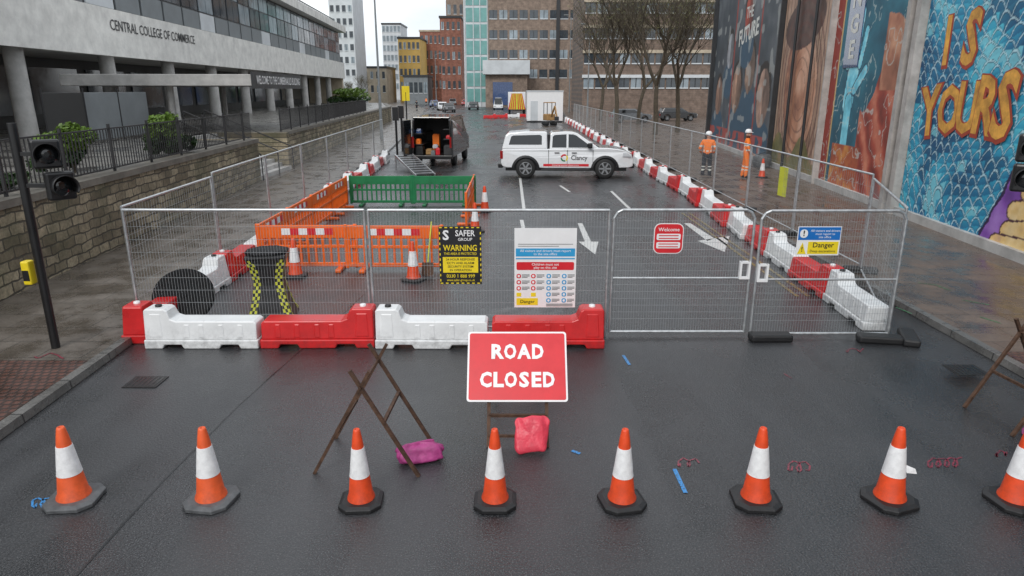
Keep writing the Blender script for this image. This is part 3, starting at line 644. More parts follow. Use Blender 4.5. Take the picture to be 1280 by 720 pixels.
# ---------------------------------------------------------------- plastic pedestrian barriers
def pedbar(m):
    t=thing('pedestrian_barrier','x','barrier'); s=MB(); H=.92
    s.box(-.97,.97,-.02,.02,.66,H); s.box(-.97,.97,-.02,.02,.46,.52); s.box(-.97,.97,-.02,.02,.08,.16)
    s.box(-.99,-.92,-.03,.03,.05,H+.02); s.box(.92,.99,-.03,.03,.05,H+.02)
    for i in range(13): x=-.9+i*.15; s.box(x-.028,x+.028,-.018,.018,.5,.67); s.box(x-.022,x+.022,-.017,.017,.14,.48)
    s.build('board',m,t,bevel=.008,seg=1)
    for x in (-.62,.62): MB().box(x-.06,x+.06,-.27,.27,0,.07).build('foot',m,t,bevel=.02)
    for y in (-.024,.024):
        s=MB(); 
        for i in range(6): s.m=i%2; x=-.5+i*.17; s.box(x,x+.17,y-.002,y+.002,.73,.86)
        s.build('reflective_strip',['signwhite','signred'] if m=='orange' else ['green','green'],t)
    return t
OB=Proto(pedbar('orange')); GB=Proto(pedbar('green'))
OB.put((-4.08,13.35,0),R(1),'orange plastic pedestrian barrier at the left of the front side of the excavation'); OB.put((-2.35,13.3,0),R(-1),'orange plastic pedestrian barrier at the right of the front side of the excavation')
for i in range(4): OB.put((-5.08-.02*i,14.35+i*1.97,0),R(90),'%s orange pedestrian barrier along the left side of the excavation'%nth(i),'orange barriers on the left side of the excavation')
for i in range(2): GB.put((-4.1+i*1.98,21.4,0),R(0),'green plastic pedestrian barrier at the %s of the back side'%('left','right')[i])
for i in range(2): OB.put((-1.2,18.7+i*1.97,0),R(90),'%s orange pedestrian barrier on the right side of the excavation'%nth(i))
# ---------------------------------------------------------------- cones
def cone(body,base):
    t=thing('traffic_cone','x','traffic cone'); s=MB(); a=.225;b=.13
    pts=[(a,b),(b,a),(-b,a),(-a,b),(-a,-b),(-b,-a),(b,-a),(a,-b)]; sc=lambda k,z:[(x*k,y*k,z) for x,y in pts]
    vs=sc(1,0)+sc(1,.035)+sc(.82,.055)+sc(.74,.055); fs=[tuple(range(8))[::-1]]+[(k*8+i,k*8+(i+1)%8,k*8+8+(i+1)%8,k*8+8+i) for k in range(3) for i in range(8)]+[tuple(range(24,32))]
    s.add(vs,fs); s.build('base',base,t,bevel=.006)
    s=MB(); s.smooth=True; s.lathe([(.148,.05),(.142,.075),(.128,.10),(.096,.34),(.051,.66),(.037,.735),(.031,.752),(.021,.755),(.018,.70)],28); s.build('body',body,t)
    s=MB(); s.smooth=True; s.lathe([(.107,.29),(.104,.30),(.069,.565),(.066,.572)],28); s.build('sleeve','sleeve',t)
    return t
CN=Proto(cone('conebody','black')); CG=Proto(cone('conepink','greyr'))
lab=['leftmost cone of the front line, on a grey base beside blue paint','second cone from the left in the front line, on a grey base','third cone from the left, between the bare rusty frame and its purple sandbag','fourth cone from the left, directly below the closed sign','fifth cone from the left in the front line, right of the red sandbag','sixth cone from the left in the front line','seventh cone from the left in the front line, with a torn white sleeve','rightmost cone of the front line, cut by the picture edge']
for i,(px,py) in enumerate(((94,625),(265,626),(452,628),(619,628),(777,628),(944,626),(1111,626),(1267,628))):
    g=G(px,py); P=CG if i in (0,1) else CN; ks=.95
    wk=(.95,.92,.82,.82,.86,.9,.92,.93)[i]
    o=P.put((g.x,g.y,.003),R([5,-8,3,0,12,-4,20,8][i]),lab[i],'cones in the front line',(wk,wk,ks))
    if i==6:
        s=MB(); s.add([(.08,-.07,.33),(.19,-.05,.31),(.18,-.03,.35),(.07,.0,.39)],[(0,1,2,3)]); s.build('torn_strip','sleeve',o,rot=(0,0,R(-20)))
for px,py,l in ((517,350,'cone standing in front of the orange barrier behind the fence'),(606,264,'cone at the right rear corner of the orange barriers'),(594,290,'cone on the right side of the excavation, nearer than its twin'),(952,222,'cone on the right pavement near the workers'),(370,345,'cone half hidden beside the black and yellow stand')):
    g=G(px,py,0 if px<900 else .1); CN.put(tuple(g),R(px),l,None,(.95,.95,1))
# ---------------------------------------------------------------- signs
def sign(name,label,px0,py0,px1,py1,Y,cat='sign'):
    a=A(px0,(py0+py1)/2,Y); b=A(px1,(py0+py1)/2,Y); zt=ZP(py0,Y); zb=ZP(py1,Y)
    t=thing(name,label,cat,((a.x+b.x)/2,Y,(zt+zb)/2)); return t,(b.x-a.x),(zt-zb)
def rrect(mb,x0,x1,z0,z1,r,y0,y1):
    pts=[]
    for cx,cz,a0 in ((x1-r,z1-r,0),(x0+r,z1-r,90),(x0+r,z0+r,180),(x1-r,z0+r,270)):
        for k in range(5): a=R(a0+k*22.5); pts.append((cx+r*math.cos(a),cz+r*math.sin(a)))
    n=len(pts); mb.add([(x,y0,z) for x,z in pts]+[(x,y1,z) for x,z in pts],[tuple(range(n)),tuple(range(n,2*n))[::-1]]+[(i,n+i,n+(i+1)%n,(i+1)%n) for i in range(n)])
def afr(label,loc,rz):
    t=thing('folding_stand',label,'folding stand',loc,rz)
    for s_ in (-1,1):
        for y in (-.34,.34): MB().bar((s_*.50,y,0),(-s_*.09,y,1.06),.035,.03).build('leg','rust',t)
        k=.42 if s_<0 else .52; MB().bar((s_*(.50-.59*k),-.34,1.06*k),(s_*(.50-.59*k),.34,1.06*k),.03).build('crossbar','rust',t)
    m=MB(); m.tube((0,-.37,.90),(0,.37,.90),.012); m.build('pivot_rod','rust',t)
    return t
afr('bare rusty folding sign frame standing empty left of the closed sign',(-1.36,6.05,0),R(-3))
afr('bare rusty sign frame at the right edge of the picture',(5.72,6.85,0),R(6))
sf=thing('folding_stand','rusty folding frame holding up the closed sign','folding stand',(.06,6.22,0))
for x in (-.30,.30): MB().bar((x,0,0),(x,.69,.88),.035,.03).build('leg','rust',sf)
MB().bar((-.3,.2,.26),(.3,.2,.26),.03).build('crossbar','rust',sf); MB().bar((-.3,.06,.10),(.3,.06,.10),.025).build('crossbar','rust',sf)
for x in (-.26,.26): MB().bar((x,1.35,0),(x,.69,.88),.035,.03).build('leg','rust',sf)
MB().bar((-.26,1.17,.25),(.26,1.17,.25),.03).build('crossbar','rust',sf)
RS=thing('road_closed_sign','red rectangular ROAD CLOSED sign with white border and lettering','sign',(.055,6.455,.395)); RS.rotation_euler=(-math.atan2(.86,1.1),0,0)
m=MB(); rrect(m,-.525,.525,0,.76,.03,-.012,.0); m.build('plate','signwhite',RS)
m=MB(); rrect(m,-.506,.506,.019,.741,.02,-.016,-.013); m.build('red_face','signred',RS)
m=MB()
# spaced letter by letter in a bold upright grotesque
def spaced(mb,word,xc,z,size,adv,y,bold,sx):
    tot=sum(adv[c] for c in word); x=xc-tot/2
    for c in word: mb.text(c,x+adv[c]/2,z,size,y=y,bold=bold,sx=sx[c] if isinstance(sx,dict) else sx); x+=adv[c]
adv={'R':.137,'O':.150,'A':.145,'D':.140,'C':.137,'L':.118,'S':.128,'E':.122}
sxd={'R':.98,'O':.74,'A':.86,'D':.80,'C':.82,'L':1.05,'S':1.02,'E':1.0}
spaced(m,'ROAD',0,.53,.215,adv,-.019,.040,sxd); spaced(m,'CLOSED',0,.225,.215,adv,-.019,.040,sxd); m.build('lettering','signwhite',RS)
for z in (.2,.55): MB().box(-.5,.5,.001,.025,z-.02,z+.02).build('back_rail','signback',RS)
def bag(label,loc,mt,sx,sy,sz,rz):
    t=MB(); t.smooth=True; n=40;k=22; r=random.Random(8); vs=[];ph=[r.uniform(0,6) for _ in range(6)]
    for j in range(k+1):
        b=PI*j/k
        for i in range(n):
            a=2*PI*i/n; q=1+.06*math.sin(5*a+ph[0]+3*b)+.05*math.sin(11*a+ph[1]+2*b)*math.sin(b)+.06*math.sin(4*b+ph[2]+2*a)
            cx,cy=math.cos(a),math.sin(a); e=.55
            x=math.copysign(abs(cx)**e,cx)*math.sin(b)**.3; y=math.copysign(abs(cy)**e,cy)*math.sin(b)**.5
            z=(1-math.cos(b))/2
            vs.append((x*sx*q*(1-.15*z),y*sy*q*(1-.45*z),z*sz*(1+.08*math.sin(3*a+ph[3]))))
    fs=[(j*n+i,j*n+(i+1)%n,(j+1)*n+(i+1)%n,(j+1)*n+i) for j in range(k) for i in range(n)]; t.add(vs,fs)
    o=t.build('sandbag',mt,None,loc,(0,0,rz)); return tag(o,label,'sandbag')
def hangbag(label,loc,mt,w,h,th,rz):
    t=MB(); t.smooth=True; n=64;k=20; vs=[]
    for j in range(k+1):
        b=PI*j/k; s_=math.sin(b)**.35
        for i in range(n):
            a=2*PI*i/n; cx,cz=math.cos(a),math.sin(a); e=.28
            x=math.copysign(abs(cx)**e,cx)*s_*w/2; z=math.copysign(abs(cz)**e,cz)*s_*h/2
            f=z/h+.5; x*=(.88+.14*f)+.03*math.sin(9*z/h*2+1); x+=.012*math.sin(14*z)
            y=-math.cos(b)*th*(1.15-.75*f)+.010*math.sin(46*x+9*z)*(.4+f)+.007*math.sin(31*z+20*x)+.12*f
            z+=.012*math.sin(16*x+1)
            vs.append((x,y,z+h/2+.012))
    fs=[(j*n+i,j*n+(i+1)%n,(j+1)*n+(i+1)%n,(j+1)*n+i) for j in range(k) for i in range(n)]; t.add(vs,fs)
    return tag(t.build('sandbag',mt,None,loc,(0,0,rz)),label,'sandbag')
hangbag('bright red sandbag hanging on the foot of the closed sign frame',(.20,6.10,.004),'bagred',.35,.33,.06,R(4))
bag('crumpled purple sandbag on the foot of the bare rusty frame',(-.90,5.98,.004),'bagpink',.24,.13,.18,R(15))
bag('dark pink sandbag corner at the right picture edge beside the last cone',(5.55,6.5,.004),'bagpink',.2,.13,.12,R(40))
# warning sign
t,w,h=sign('warning_sign','black warning sign with yellow lower text block tied to the fence',549,283,602,355,9.38)
m=MB(); m.box(-w/2,w/2,-.006,.0,-h/2,h/2); m.build('plate','ink',t)
m=MB(); m.box(-w/2+.05,w/2-.05,-.009,-.007,-h/2+.17,-.02); 
for i in range(8): 
    m.box(-w/2+.01+i*w/8,-w/2+.01+(i+.5)*w/8,-.009,-.007,h/2-.022,h/2-.008); m.box(-w/2+.01+i*w/8,-w/2+.01+(i+.5)*w/8,-.009,-.007,-h/2+.008,-h/2+.022); 
for i in range(10): m.box(-w/2+.006,-w/2+.02,-.009,-.007,-h/2+.04+i*h/11,-h/2+.075+i*h/11); m.box(w/2-.02,w/2-.006,-.009,-.007,-h/2+.04+i*h/11,-h/2+.075+i*h/11)
m.text('WARNING',0,h/2-.31,.12,y=-.009,bold=.015,sx=.82); m.text('THIS AREA IS PROTECTED',0,h/2-.39,.05,y=-.009,bold=.005,sx=.8); m.text('0330 1 888 999',0,-h/2+.12,.075,y=-.009,bold=.01,sx=.85); m.text('www.safer-group.co.uk',0,-h/2+.06,.05,y=-.009,sx=.85)
m.build('yellow_print','yellow',t)
m=MB(); m.text('SAFER',.07,h/2-.10,.12,y=-.009,bold=.015,sx=.85); m.text('GROUP',.07,h/2-.185,.06,y=-.009,bold=.01); m.text('S',-.20,h/2-.13,.19,y=-.009,bold=.03); m.build('white_print','signwhite',t)
m=MB()
for i,tx in enumerate(('24 HOUR RESPONSE','CCTV AND ALARM','SECURITY SYSTEM','IN OPERATION','MONITORED SITE')): m.text(tx,0,-.055-i*.052,.045,y=-.012,bold=.008)
m.build('black_print','ink',t)
# info board
t,w,h=sign('notice_board','tall white site safety notice board with blue, red and yellow panels on the fence',643,285,720,384,9.38)
m=MB(); m.box(-w/2,w/2,-.006,0,-h/2,h/2); m.build('plate','signwhite',t)
def zz(f): return h/2-f*h
B_=MB(); B_.box(-w/2+.02,w/2-.02,-.009,-.007,zz(.35),zz(.25)); B_.box(-w/2+.02,w/2-.02,-.009,-.007,zz(.385),zz(.37))
for k in range(5):
    f=.57+.078*k
    rrect(B_,.02,.085,zz(f+.055),zz(f),.025,-.009,-.007); rrect(B_,.24,.305,zz(f+.055),zz(f),.025,-.009,-.007)
B_.build('blue_panel','ltblue',t)
m=MB(); rrect(m,-w/2+.03,w/2-.03,zz(.52),zz(.42),.02,-.009,-.007); 
for k in range(3):
    rrect(m,-w/2+.03,-w/2+.095,zz(.625+.078*k),zz(.57+.078*k),.027,-.009,-.007); rrect(m,-.20,-.135,zz(.625+.078*k),zz(.57+.078*k),.027,-.009,-.007)
m.build('red_panel','signred',t)
m=MB(); m.box(-w/2+.03,-.1,-.009,-.007,zz(.97),zz(.88)); m.box(-w/2+.03,-.34,-.009,-.007,zz(.86),zz(.81)); m.box(-.2,-.13,-.009,-.007,zz(.86),zz(.81)); m.build('yellow_panel','yellow',t)
m=MB(); m.text('All visitors and drivers must report',0,zz(.28),.05,y=-.011,bold=.005); m.text('to the site office',0,zz(.32),.05,y=-.011,bold=.005); m.text('Children must not',0,zz(.45),.052,y=-.011,bold=.008); m.text('play on this site',0,zz(.49),.052,y=-.011,bold=.008)
for k in range(5):
    f=.59+.078*k
    for xx in (.052,.272)+((-w/2+.062,-.168) if k<3 else ()): rrect(m,xx-.016,xx+.016,zz(f+.022),zz(f-.008),.012,-.011,-.0095)
m.build('white_print','signwhite',t)
m=MB(); m.text('Danger',-.25,zz(.925),.07,y=-.011,bold=.008)
for k in range(5):
    for xx,x2 in ((-.33,-.22),(-.12,-.01),(.10,.21),(.32,.42)): 
        if xx<0 and k>2: continue
        for q in (0,.016,.032): m.box(xx,x2-(.03 if q>.02 else 0),-.009,-.007,zz(.584+.078*k+q),zz(.578+.078*k+q))
for xx in range(4): m.box(.02,.40,-.009,-.007,zz(.955+.010*xx)-.001,zz(.952+.010*xx))
m.box(-w/2+.05,w/2-.05,-.009,-.007,zz(.20),zz(.195)); m.box(-w/2+.05,w/2-.25,-.009,-.007,zz(.225),zz(.22)); m.build('black_print','ink',t)
# welcome sign
t,w,h=sign('welcome_sign','small red rounded welcome sign on the left gate leaf',817,279,854,317,9.42)
m=MB(); rrect(m,-w/2,w/2,-h/2,h/2,.09,-.006,0); m.build('plate','signwhite',t)
m=MB(); rrect(m,-w/2+.012,w/2-.012,-h/2+.012,h/2-.012,.08,-.009,-.007); m.build('red_face','signred',t)
m=MB(); m.text('Welcome',0,h/2-.09,.075,y=-.011,bold=.01); rrect(m,-w/2+.04,w/2-.04,-.02,.07,.02,-.012,-.010); rrect(m,-w/2+.04,w/2-.04,-.14,-.05,.02,-.012,-.010); m.build('white_print','signwhite',t)
m=MB(); 
for z in (.045,.005,-.075,-.115): m.box(-w/2+.07,w/2-.07,-.014,-.0125,z-.008,z+.006)
m.build('print_lines','signred',t)
# danger sign
t,w,h=sign('danger_sign','blue and yellow danger overhead sign on the right gate leaf',996,283,1050,319,9.34)
m=MB(); m.box(-w/2,w/2,-.006,0,-h/2,h/2); m.build('plate','signwhite',t)
m=MB(); m.box(-w/2+.01,w/2-.01,-.009,-.007,.015,h/2-.01); m.build('blue_panel','blue',t)
m=MB(); m.box(-w/2+.16,w/2-.02,-.009,-.007,-h/2+.02,-.01); m.poly([(-w/2+.02,-.009,-h/2+.02),(-w/2+.14,-.009,-h/2+.02),(-w/2+.08,-.009,-.02)]); m.build('yellow_panel','yellow',t)
m=MB(); m.text('All visitors and drivers',.08,.145,.045,y=-.011,bold=.005); m.text('must report to',.08,.10,.045,y=-.011,bold=.005); m.text('site office',.08,.055,.045,y=-.011,bold=.005)
rrect(m,-w/2+.03,-w/2+.14,.045,.165,.05,-.011,-.0095); m.build('white_print','signwhite',t)
m=MB(); m.text('Danger',.07,-.06,.10,y=-.011,bold=.012); m.text('Deep excavations',.07,-.145,.05,y=-.011,bold=.005); m.text('!',-w/2+.08,-.12,.1,y=-.011,bold=.02); m.text('!',-w/2+.085,.105,.11,y=-.013,bold=.03); m.build('black_print','ink',t)
t=thing('yellow_notice','narrow yellow notice hanging on the right-hand fence','sign',(6.80,17.2,1.28),R(97)); MB().box(-.20,.20,-.006,.006,-.36,.36).build('plate','yelgreen',t); 
m=MB(); 
for k in range(5): m.box(-.16,.16,-.009,-.0065,.2-k*.1,.23-k*.1)
m.build('print_lines','ink',t)
# ---------------------------------------------------------------- security stand
g=G(342,396); t=thing('security_stand','black and yellow chequered hourglass security stand inside the left fence corner','stand',(g.x,g.y,0),R(12))
prof=[(.52,0),(.50,.05),(.43,.16),(.35,.38),(.30,.58),(.30,.66),(.34,.84),(.41,1.0),(.43,1.03),(.42,1.06)]
m=MB(); m.lathe(prof,4,sm=False,ph=PI/4); m.build('body','blackp',t,bevel=.012)
m=MB(); m.lathe([(.30,1.061),(.34,1.07),(.34,1.10),(.28,1.115)],8,sm=False,ph=PI/8); m.build('top_cap','discblk',t,bevel=.01)
def wd(z):
    for (r0,z0),(r1,z1) in zip(prof,prof[1:]):
        if z0<=z<=z1: return (r0+(r1-r0)*(z-z0)/(z1-z0))*.7071
    return .3
zl=[.05+i*.053 for i in range(19)]
for k in range(4):
    m=MB(); 
    for i in range(18):
        for j in range(3):
            if (i+j)%2==0:
                for sgn in (-1,1):
                    a=wd(zl[i])+.006; b=wd(zl[i+1])+.006; q=.036; x0=sgn*(a-.004-j*q); x1=sgn*(a-.004-q-j*q); x2=sgn*(b-.004-q-j*q); x3=sgn*(b-.004-j*q)
                    m.add([(x0,-a,zl[i]),(x1,-a,zl[i]),(x2,-b,zl[i+1]),(x3,-b,zl[i+1])],[(0,1,2,3)])
    m.build('yellow_check','yelgreen',t,rot=(0,0,k*PI/2))
m=MB(); m.M=Matrix.Rotation(R(-13),4,'X'); m.text('SAFER',.0,.29,.085,y=-.245,bold=.015,sx=.72); m.text('POD',0,.19,.085,y=-.245,bold=.015,sx=.9); m.v=[(a,b-.055,c) for a,b,c in m.v]; m.build('lettering','signwhite',t)
g=G(238,398); t=thing('plastic_disc','solid black ribbed oval plastic disc leaning against the fence beside the security stand','plastic disc',(g.x-.05,g.y,.36)); t.rotation_euler=(R(50),R(-26),R(34))
m=MB(); m.lathe([(.44,0),(.46,.015),(.46,.045),(.42,.055),(.40,.048),(.22,.048),(.20,.06),(.05,.065)],40); 
for i in range(10): a=2*PI*i/10; m.bar((.23*math.cos(a),.23*math.sin(a),.048),(.39*math.cos(a),.39*math.sin(a),.048),.02,.008)
m.build('disc','discblk',t); m=MB(); m.lathe([(.05,.065),(.05,.075),(.03,.08)],14); m.build('hub','discblk',t)
t=thing('shovel','long handled shovel with yellow shaft leaning at the orange barrier','shovel',(-1.65,13.0,0)); MB().tube((0,0,.25),(.06,.3,1.0),.015).build('shaft','yelgreen',t); m=MB(); m.add([(-.11,-.02,.25),(.11,-.02,.25),(.12,-.1,.03),(0,-.12,0),(-.12,-.1,.03)],[(0,1,2,3,4)]); m.build('blade','rust',t)
t=thing('rubble_sack','grey bulk sack against the wall beyond the workers','sack',(11.4,31.5,.1),R(10)); m=MB(); m.lathe([(.36,0),(.42,.2),(.42,.45),(.34,.58),(.2,.55)],14); m.build('sack','greyr',t,bevel=.03); MB().bar((-.25,0,.55),(.25,0,.72),.05,.02).build('strap','black',t)
# ---------------------------------------------------------------- traffic signals
def signal(label,loc,rz,H,heads,boxz=None):
    t=thing('traffic_signal',label,'traffic signal',loc,rz); MB().tube((0,0,0),(0,0,H),.055,.055,14).build('pole','blackp',t)
    for x,y,z,hr in heads:
        m=MB(); m.box(-.16,.16,0,.12,-.18,.18); ho=m.build('signal_head','blackp',t,loc=(x,y,z),rot=(0,0,hr),bevel=.03)
        m=MB(); m.smooth=True; n=20; vs=[]; 
        for yy,r in ((0,.135),(-.2,.15)):
            for i in range(n+1): a=R(-35)+R(250)*i/n; vs.append((r*math.cos(a),yy,r*math.sin(a)))
        m.add(vs,[(i,i+1,n+2+i,n+1+i) for i in range(n)]); hd=m.build('hood','blackp',ho); sd=hd.modifiers.new('s','SOLIDIFY'); sd.thickness=.008
        m=MB(); m.M=Matrix.Rotation(R(90),4,'X'); m.lathe([(.125,0),(.10,.02),(.03,.03)],20); m.build('lens','cglass',ho)
    for x,y,z,hr in heads: MB().bar((0,0,z),(x,y+.05,z),.05).build('bracket','blackp',t)
    if boxz:
        m=MB(); m.box(-.055,.055,-.08,.05,-.16,.16); bo=m.build('push_button_box','yellow',t,loc=(-.13,-.03,boxz),bevel=.02); MB().box(-.04,.04,-.086,-.081,-.1,.04).build('button_plate','blackp',bo)
    return t
signal('black pedestrian crossing signal pole on the left pavement with yellow push button box',(-6.26,8.77,.1),0,3.0,((.40,-.05,2.62,R(35)),(.52,-.05,2.22,R(48))),1.08)
sg=A(1279,205,8.9); signal('black traffic signal cut off by the right picture edge',(sg.x+.95,8.9,.1),0,3.2,((-.90,-.05,sg.z+.1,R(-30)),(-.90,-.05,sg.z-.28,R(-30))))
def lampcol(label,px,Y,H,armx):
    x=PX(px,Y); t=thing('lamp_column',label,'lamp column',(x,Y,0)); m=MB(); m.tube((0,0,0),(0,0,H*.25),.12,.10,12); m.tube((0,0,H*.25),(0,0,H),.08,.05,12); m.build('pole','coldec',t)
    m=MB(); m.tube((0,0,H-.1),(armx,0,H+.3),.04); m.build('arm','coldec',t); m=MB(); m.box(armx-.1,armx+.6,-.15,.15,H+.22,H+.36); m.build('lantern','coldec',t,bevel=.04)
lampcol('tall grey lamp column on the far left pavement',474,50,13,1); lampcol('distant lamp column in front of the brown office block',712,110,14,-1); lampcol('distant lamp column beyond the white site cabin',735,90,11,-1)
lampcol('very distant lamp column at the end of the street',545,160,11,1)
for px,Y,l in ((493,38,'black signal post near the open black van'),(500,41,'second black signal post beyond the open black van'),(507,60,'pole with yellow bus lane sign beyond the van')):
    t=thing('sign_post',l,'post',(PX(px,Y),Y,0)); MB().tube((0,0,0),(0,0,3.3 if Y>50 else 2.6),.06).build('pole','blackp',t)
    m=MB(); m.box(-.32,.32,-.05,-.03,2.6,3.8) if Y>50 else m.box(-.16,.16,-.12,.1,1.9,2.6); m.build('plate' if Y>50 else 'signal_head','yellow' if Y>50 else 'blackp',t)
# ---------------------------------------------------------------- vehicles
def arch(cx,r,zb,n=9):
    h=math.asin(min(1,max(-1,(zb-.36)/r))); return [(cx+r*math.cos(a),.36+r*math.sin(a)) for a in [h+(PI-2*h)*i/n for i in range(n+1)]]
def wheel(parent,x,y,r):
    w=MB(); w.M=Matrix.Rotation(R(90),4,'X'); w.lathe([(r*.62,-.11),(r*.93,-.115),(r,-.08),(r,.08),(r*.93,.115),(r*.62,.11)],28)
    o=w.build('wheel','tyre',parent,loc=(x,y,r))
    m=MB(); m.M=Matrix.Rotation(R(90),4,'X')
    m.lathe([(r*.64,-.10),(r*.60,-.118),(r*.55,-.10),(r*.5,-.03),(r*.5,.03),(r*.55,.10),(r*.60,.118),(r*.64,.10)],24)
    for k in range(6):
        a=2*PI*k/6
        for z in (-.112,.095): m.bar((.0,0,z+.008),(r*.58*math.cos(a),r*.58*math.sin(a),z+.008),r*.16,.02)
    m.build('rim','rim',o)
def pickup(loc,rz,label):
    t=thing('pickup_truck',label,'pickup truck',loc,rz); ZB=.44
    fr_=arch(1.56,.50,ZB,12); rr=arch(-1.67,.50,ZB,12)
    pts=[(-2.62,.5),(-2.68,.62),(-2.66,1.10),(-2.62,1.18),(.95,1.21),(1.25,1.25),(1.7,1.235),(2.15,1.18),(2.48,1.09),(2.63,.98),(2.70,.78),(2.70,.5),(2.55,ZB)]+fr_+[(.9,ZB-.02),(-.9,ZB-.02)]+rr+[(-2.45,ZB)]
    m=MB(); m.prism(pts,lambda x,z:.925-.06*max(0,z-.85)-(.10 if x>2.5 else 0)); m.build('body','car',t,bevel=.04,seg=3)
    m=MB(); m.box(-2.5,2.45,-.72,.72,.30,1.0); m.build('underbody','blackp',t)
    gh=lambda x,z:.885-.24*(z-1.17)
    m=MB(); m.prism([(-.70,1.17),(-.68,1.78),(-.58,1.84),(-.1,1.88),(.22,1.87),(.42,1.81),(1.32,1.23)],gh); m.build('cab','car',t,bevel=.035,seg=3)
    m=MB(); m.prism([(-2.64,1.18),(-2.50,1.72),(-2.38,1.82),(-1.7,1.88),(-.90,1.88),(-.80,1.84),(-.79,1.18)],lambda x,z:.89-.16*(z-1.18)); m.build('canopy','car',t,bevel=.05,seg=3)
    m=MB(); m.box(-.80,-.69,-.80,.80,1.12,1.76); m.build('cab_gap','ink',t)
    gw=lambda x,z:gh(x,z)+.006
    for p in ([(-.60,1.25),(-.58,1.68),(-.5,1.74),(-.02,1.77),(-.02,1.25)],[(.06,1.25),(.06,1.77),(.24,1.765),(.38,1.72),(1.04,1.25)]):
        m=MB(); m.prism(p,gw); m.build('side_window','cglass',t)
    m=MB(); m.prism([(-2.36,1.36),(-2.26,1.68),(-2.18,1.72),(-1.10,1.75),(-1.02,1.70),(-1.02,1.36)],lambda x,z:.896-.16*(z-1.18)); m.build('canopy_window','cglass',t); 
    m=MB(); m.add([(1.325,-.80,1.24),(1.325,.80,1.24),(.485,.66,1.80),(.485,-.66,1.80)],[(0,1,2,3)]); m.v=[(a+.012,b,c+.014) for a,b,c in m.v]; m.build('windscreen','cglass',t)
    for sx in (1.56,-1.67):
        for sy in (-.80,.80): wheel(t,sx,sy,.41)
        for sy in (-1,1):
            m=MB(); o1=arch(sx,.58,ZB,14); i1=arch(sx,.495,ZB,14)
            for a,b,c,d in zip(o1,o1[1:],i1[1:],i1): m.add([(a[0],sy*.93,a[1]),(b[0],sy*.93,b[1]),(c[0],sy*.95,c[1]),(d[0],sy*.95,d[1])],[(0,1,2,3)])
            m.build('wheel_arch','blackp',t)
    for sy in (-1,1):
        m=MB(); m.box(-1.05,.95,min(sy*.90,sy*1.0),max(sy*.90,sy*1.0),.34,.40); m.build('side_step','blackp',t,bevel=.015)
        m=MB(); m.box(.83,1.02,min(sy*.90,sy*1.10),max(sy*.90,sy*1.10),1.24,1.44); m.build('mirror','blackp',t,bevel=.04)
        m=MB(); m.prism([(2.25,.90),(2.28,1.05),(2.45,1.03),(2.62,.90)],.02,sy*.912); m.build('headlight','lampw',t)
        m=MB(); m.box(-2.71,-2.6,min(sy*.8,sy*.93),max(sy*.8,sy*.93),.8,1.12); m.build('tail_light','lampr',t)
        for x in (-.5,.2):
            MB().box(x,x+.2,min(sy*.91,sy*.945),max(sy*.91,sy*.945),1.03,1.06).build('door_handle','blackp',t)
        for x in (-.74,0.02,1.06): MB().box(x-.008,x+.008,min(sy*.90,sy*.9285),max(sy*.90,sy*.9285),.47,1.16).build('door_seam','ink',t)
    m=MB(); m.box(2.6,2.72,-.55,.55,.66,.95); m.build('grille','blackp',t,bevel=.02); m=MB(); m.box(2.55,2.76,-.80,.80,.42,.60); m.build('front_bumper','blackp',t,bevel=.03); m=MB(); m.box(-2.80,-2.6,-.85,.85,.42,.60); m.build('rear_bumper','blackp',t,bevel=.03)
    m=MB(); m.text('Clancy',.50,.84,.27,y=-.9285,bold=.015,sx=.9); m.build('lettering','ink',t)
    m=MB(); m.box(-.95,.90,-.930,-.927,.50,.60); m.build('red_stripe','signred',t)
    m=MB(); m.text('Delivering essential infrastructure',-.05,.55,.08,y=-.932); m.build('stripe_lettering','signwhite',t)
    for a0,a1,c in ((60,170,'signred'),(180,290,'green'),(300,410,'yellow')):
        m=MB()
        for k in range(8):
            a=R(a0+(a1-a0)*k/8);b=R(a0+(a1-a0)*(k+1)/8); cx,cz=-.10,.84
            m.add([(cx+q*math.cos(v),-.9290,cz+q*math.sin(v)) for q,v in ((.15,a),(.15,b),(.09,b),(.09,a))],[(0,1,2,3)])
        m.build('logo',c,t)
    return t
g=G(708,222); pickup((g.x+.0,g.y+.55,0),R(-2),'white pickup truck with rear canopy and black lettering parked across the road')
g=G(538,209); V=thing('panel_van','black panel van with its rear doors open and cluttered interior','van',(g.x+.1,g.y,0),R(-5))
def vb(m_,nm,*b,bev=.0):
    m=MB(); m.box(*b); return m.build(nm,m_,V,bevel=bev)
for s_ in (-1,1):
    m=MB(); pr=[(.0,.45),(0,2.15),(.12,2.28),(3.6,2.25),(4.3,1.4),(5.1,1.15),(5.2,.5)]
    m.add([(s_*(.98 if z<1.4 else .98-.12*(z-1.4)),y,z) for y,z in pr]+[(s_*(.90 if z<1.4 else .90-.12*(z-1.4)),y,z) for y,z in pr],[tuple(range(7)),tuple(range(7,14))]+[(i,(i+1)%7,7+(i+1)%7,7+i) for i in range(7)])
    m.build('side_panel','carblk',V,bevel=.02)
vb('carblk','roof',-.88,.88,.02,3.6,2.22,2.30,bev=.04); vb('blackp','floor',-.9,.9,0,5.1,.45,.55); vb('carblk','front_body',-.9,.9,3.2,5.15,.55,1.2,bev=.05); vb('dark2','bulkhead',-.9,.9,3.0,3.1,.55,2.2); vb('blackp','rear_bumper',-.98,.98,-.14,.0,.38,.56,bev=.03)
m=MB(); m.add([(-.8,3.66,2.2),(.8,3.66,2.2),(.88,4.32,1.42),(-.88,4.32,1.42)],[(0,1,2,3)]); m.build('windscreen','cglass',V)
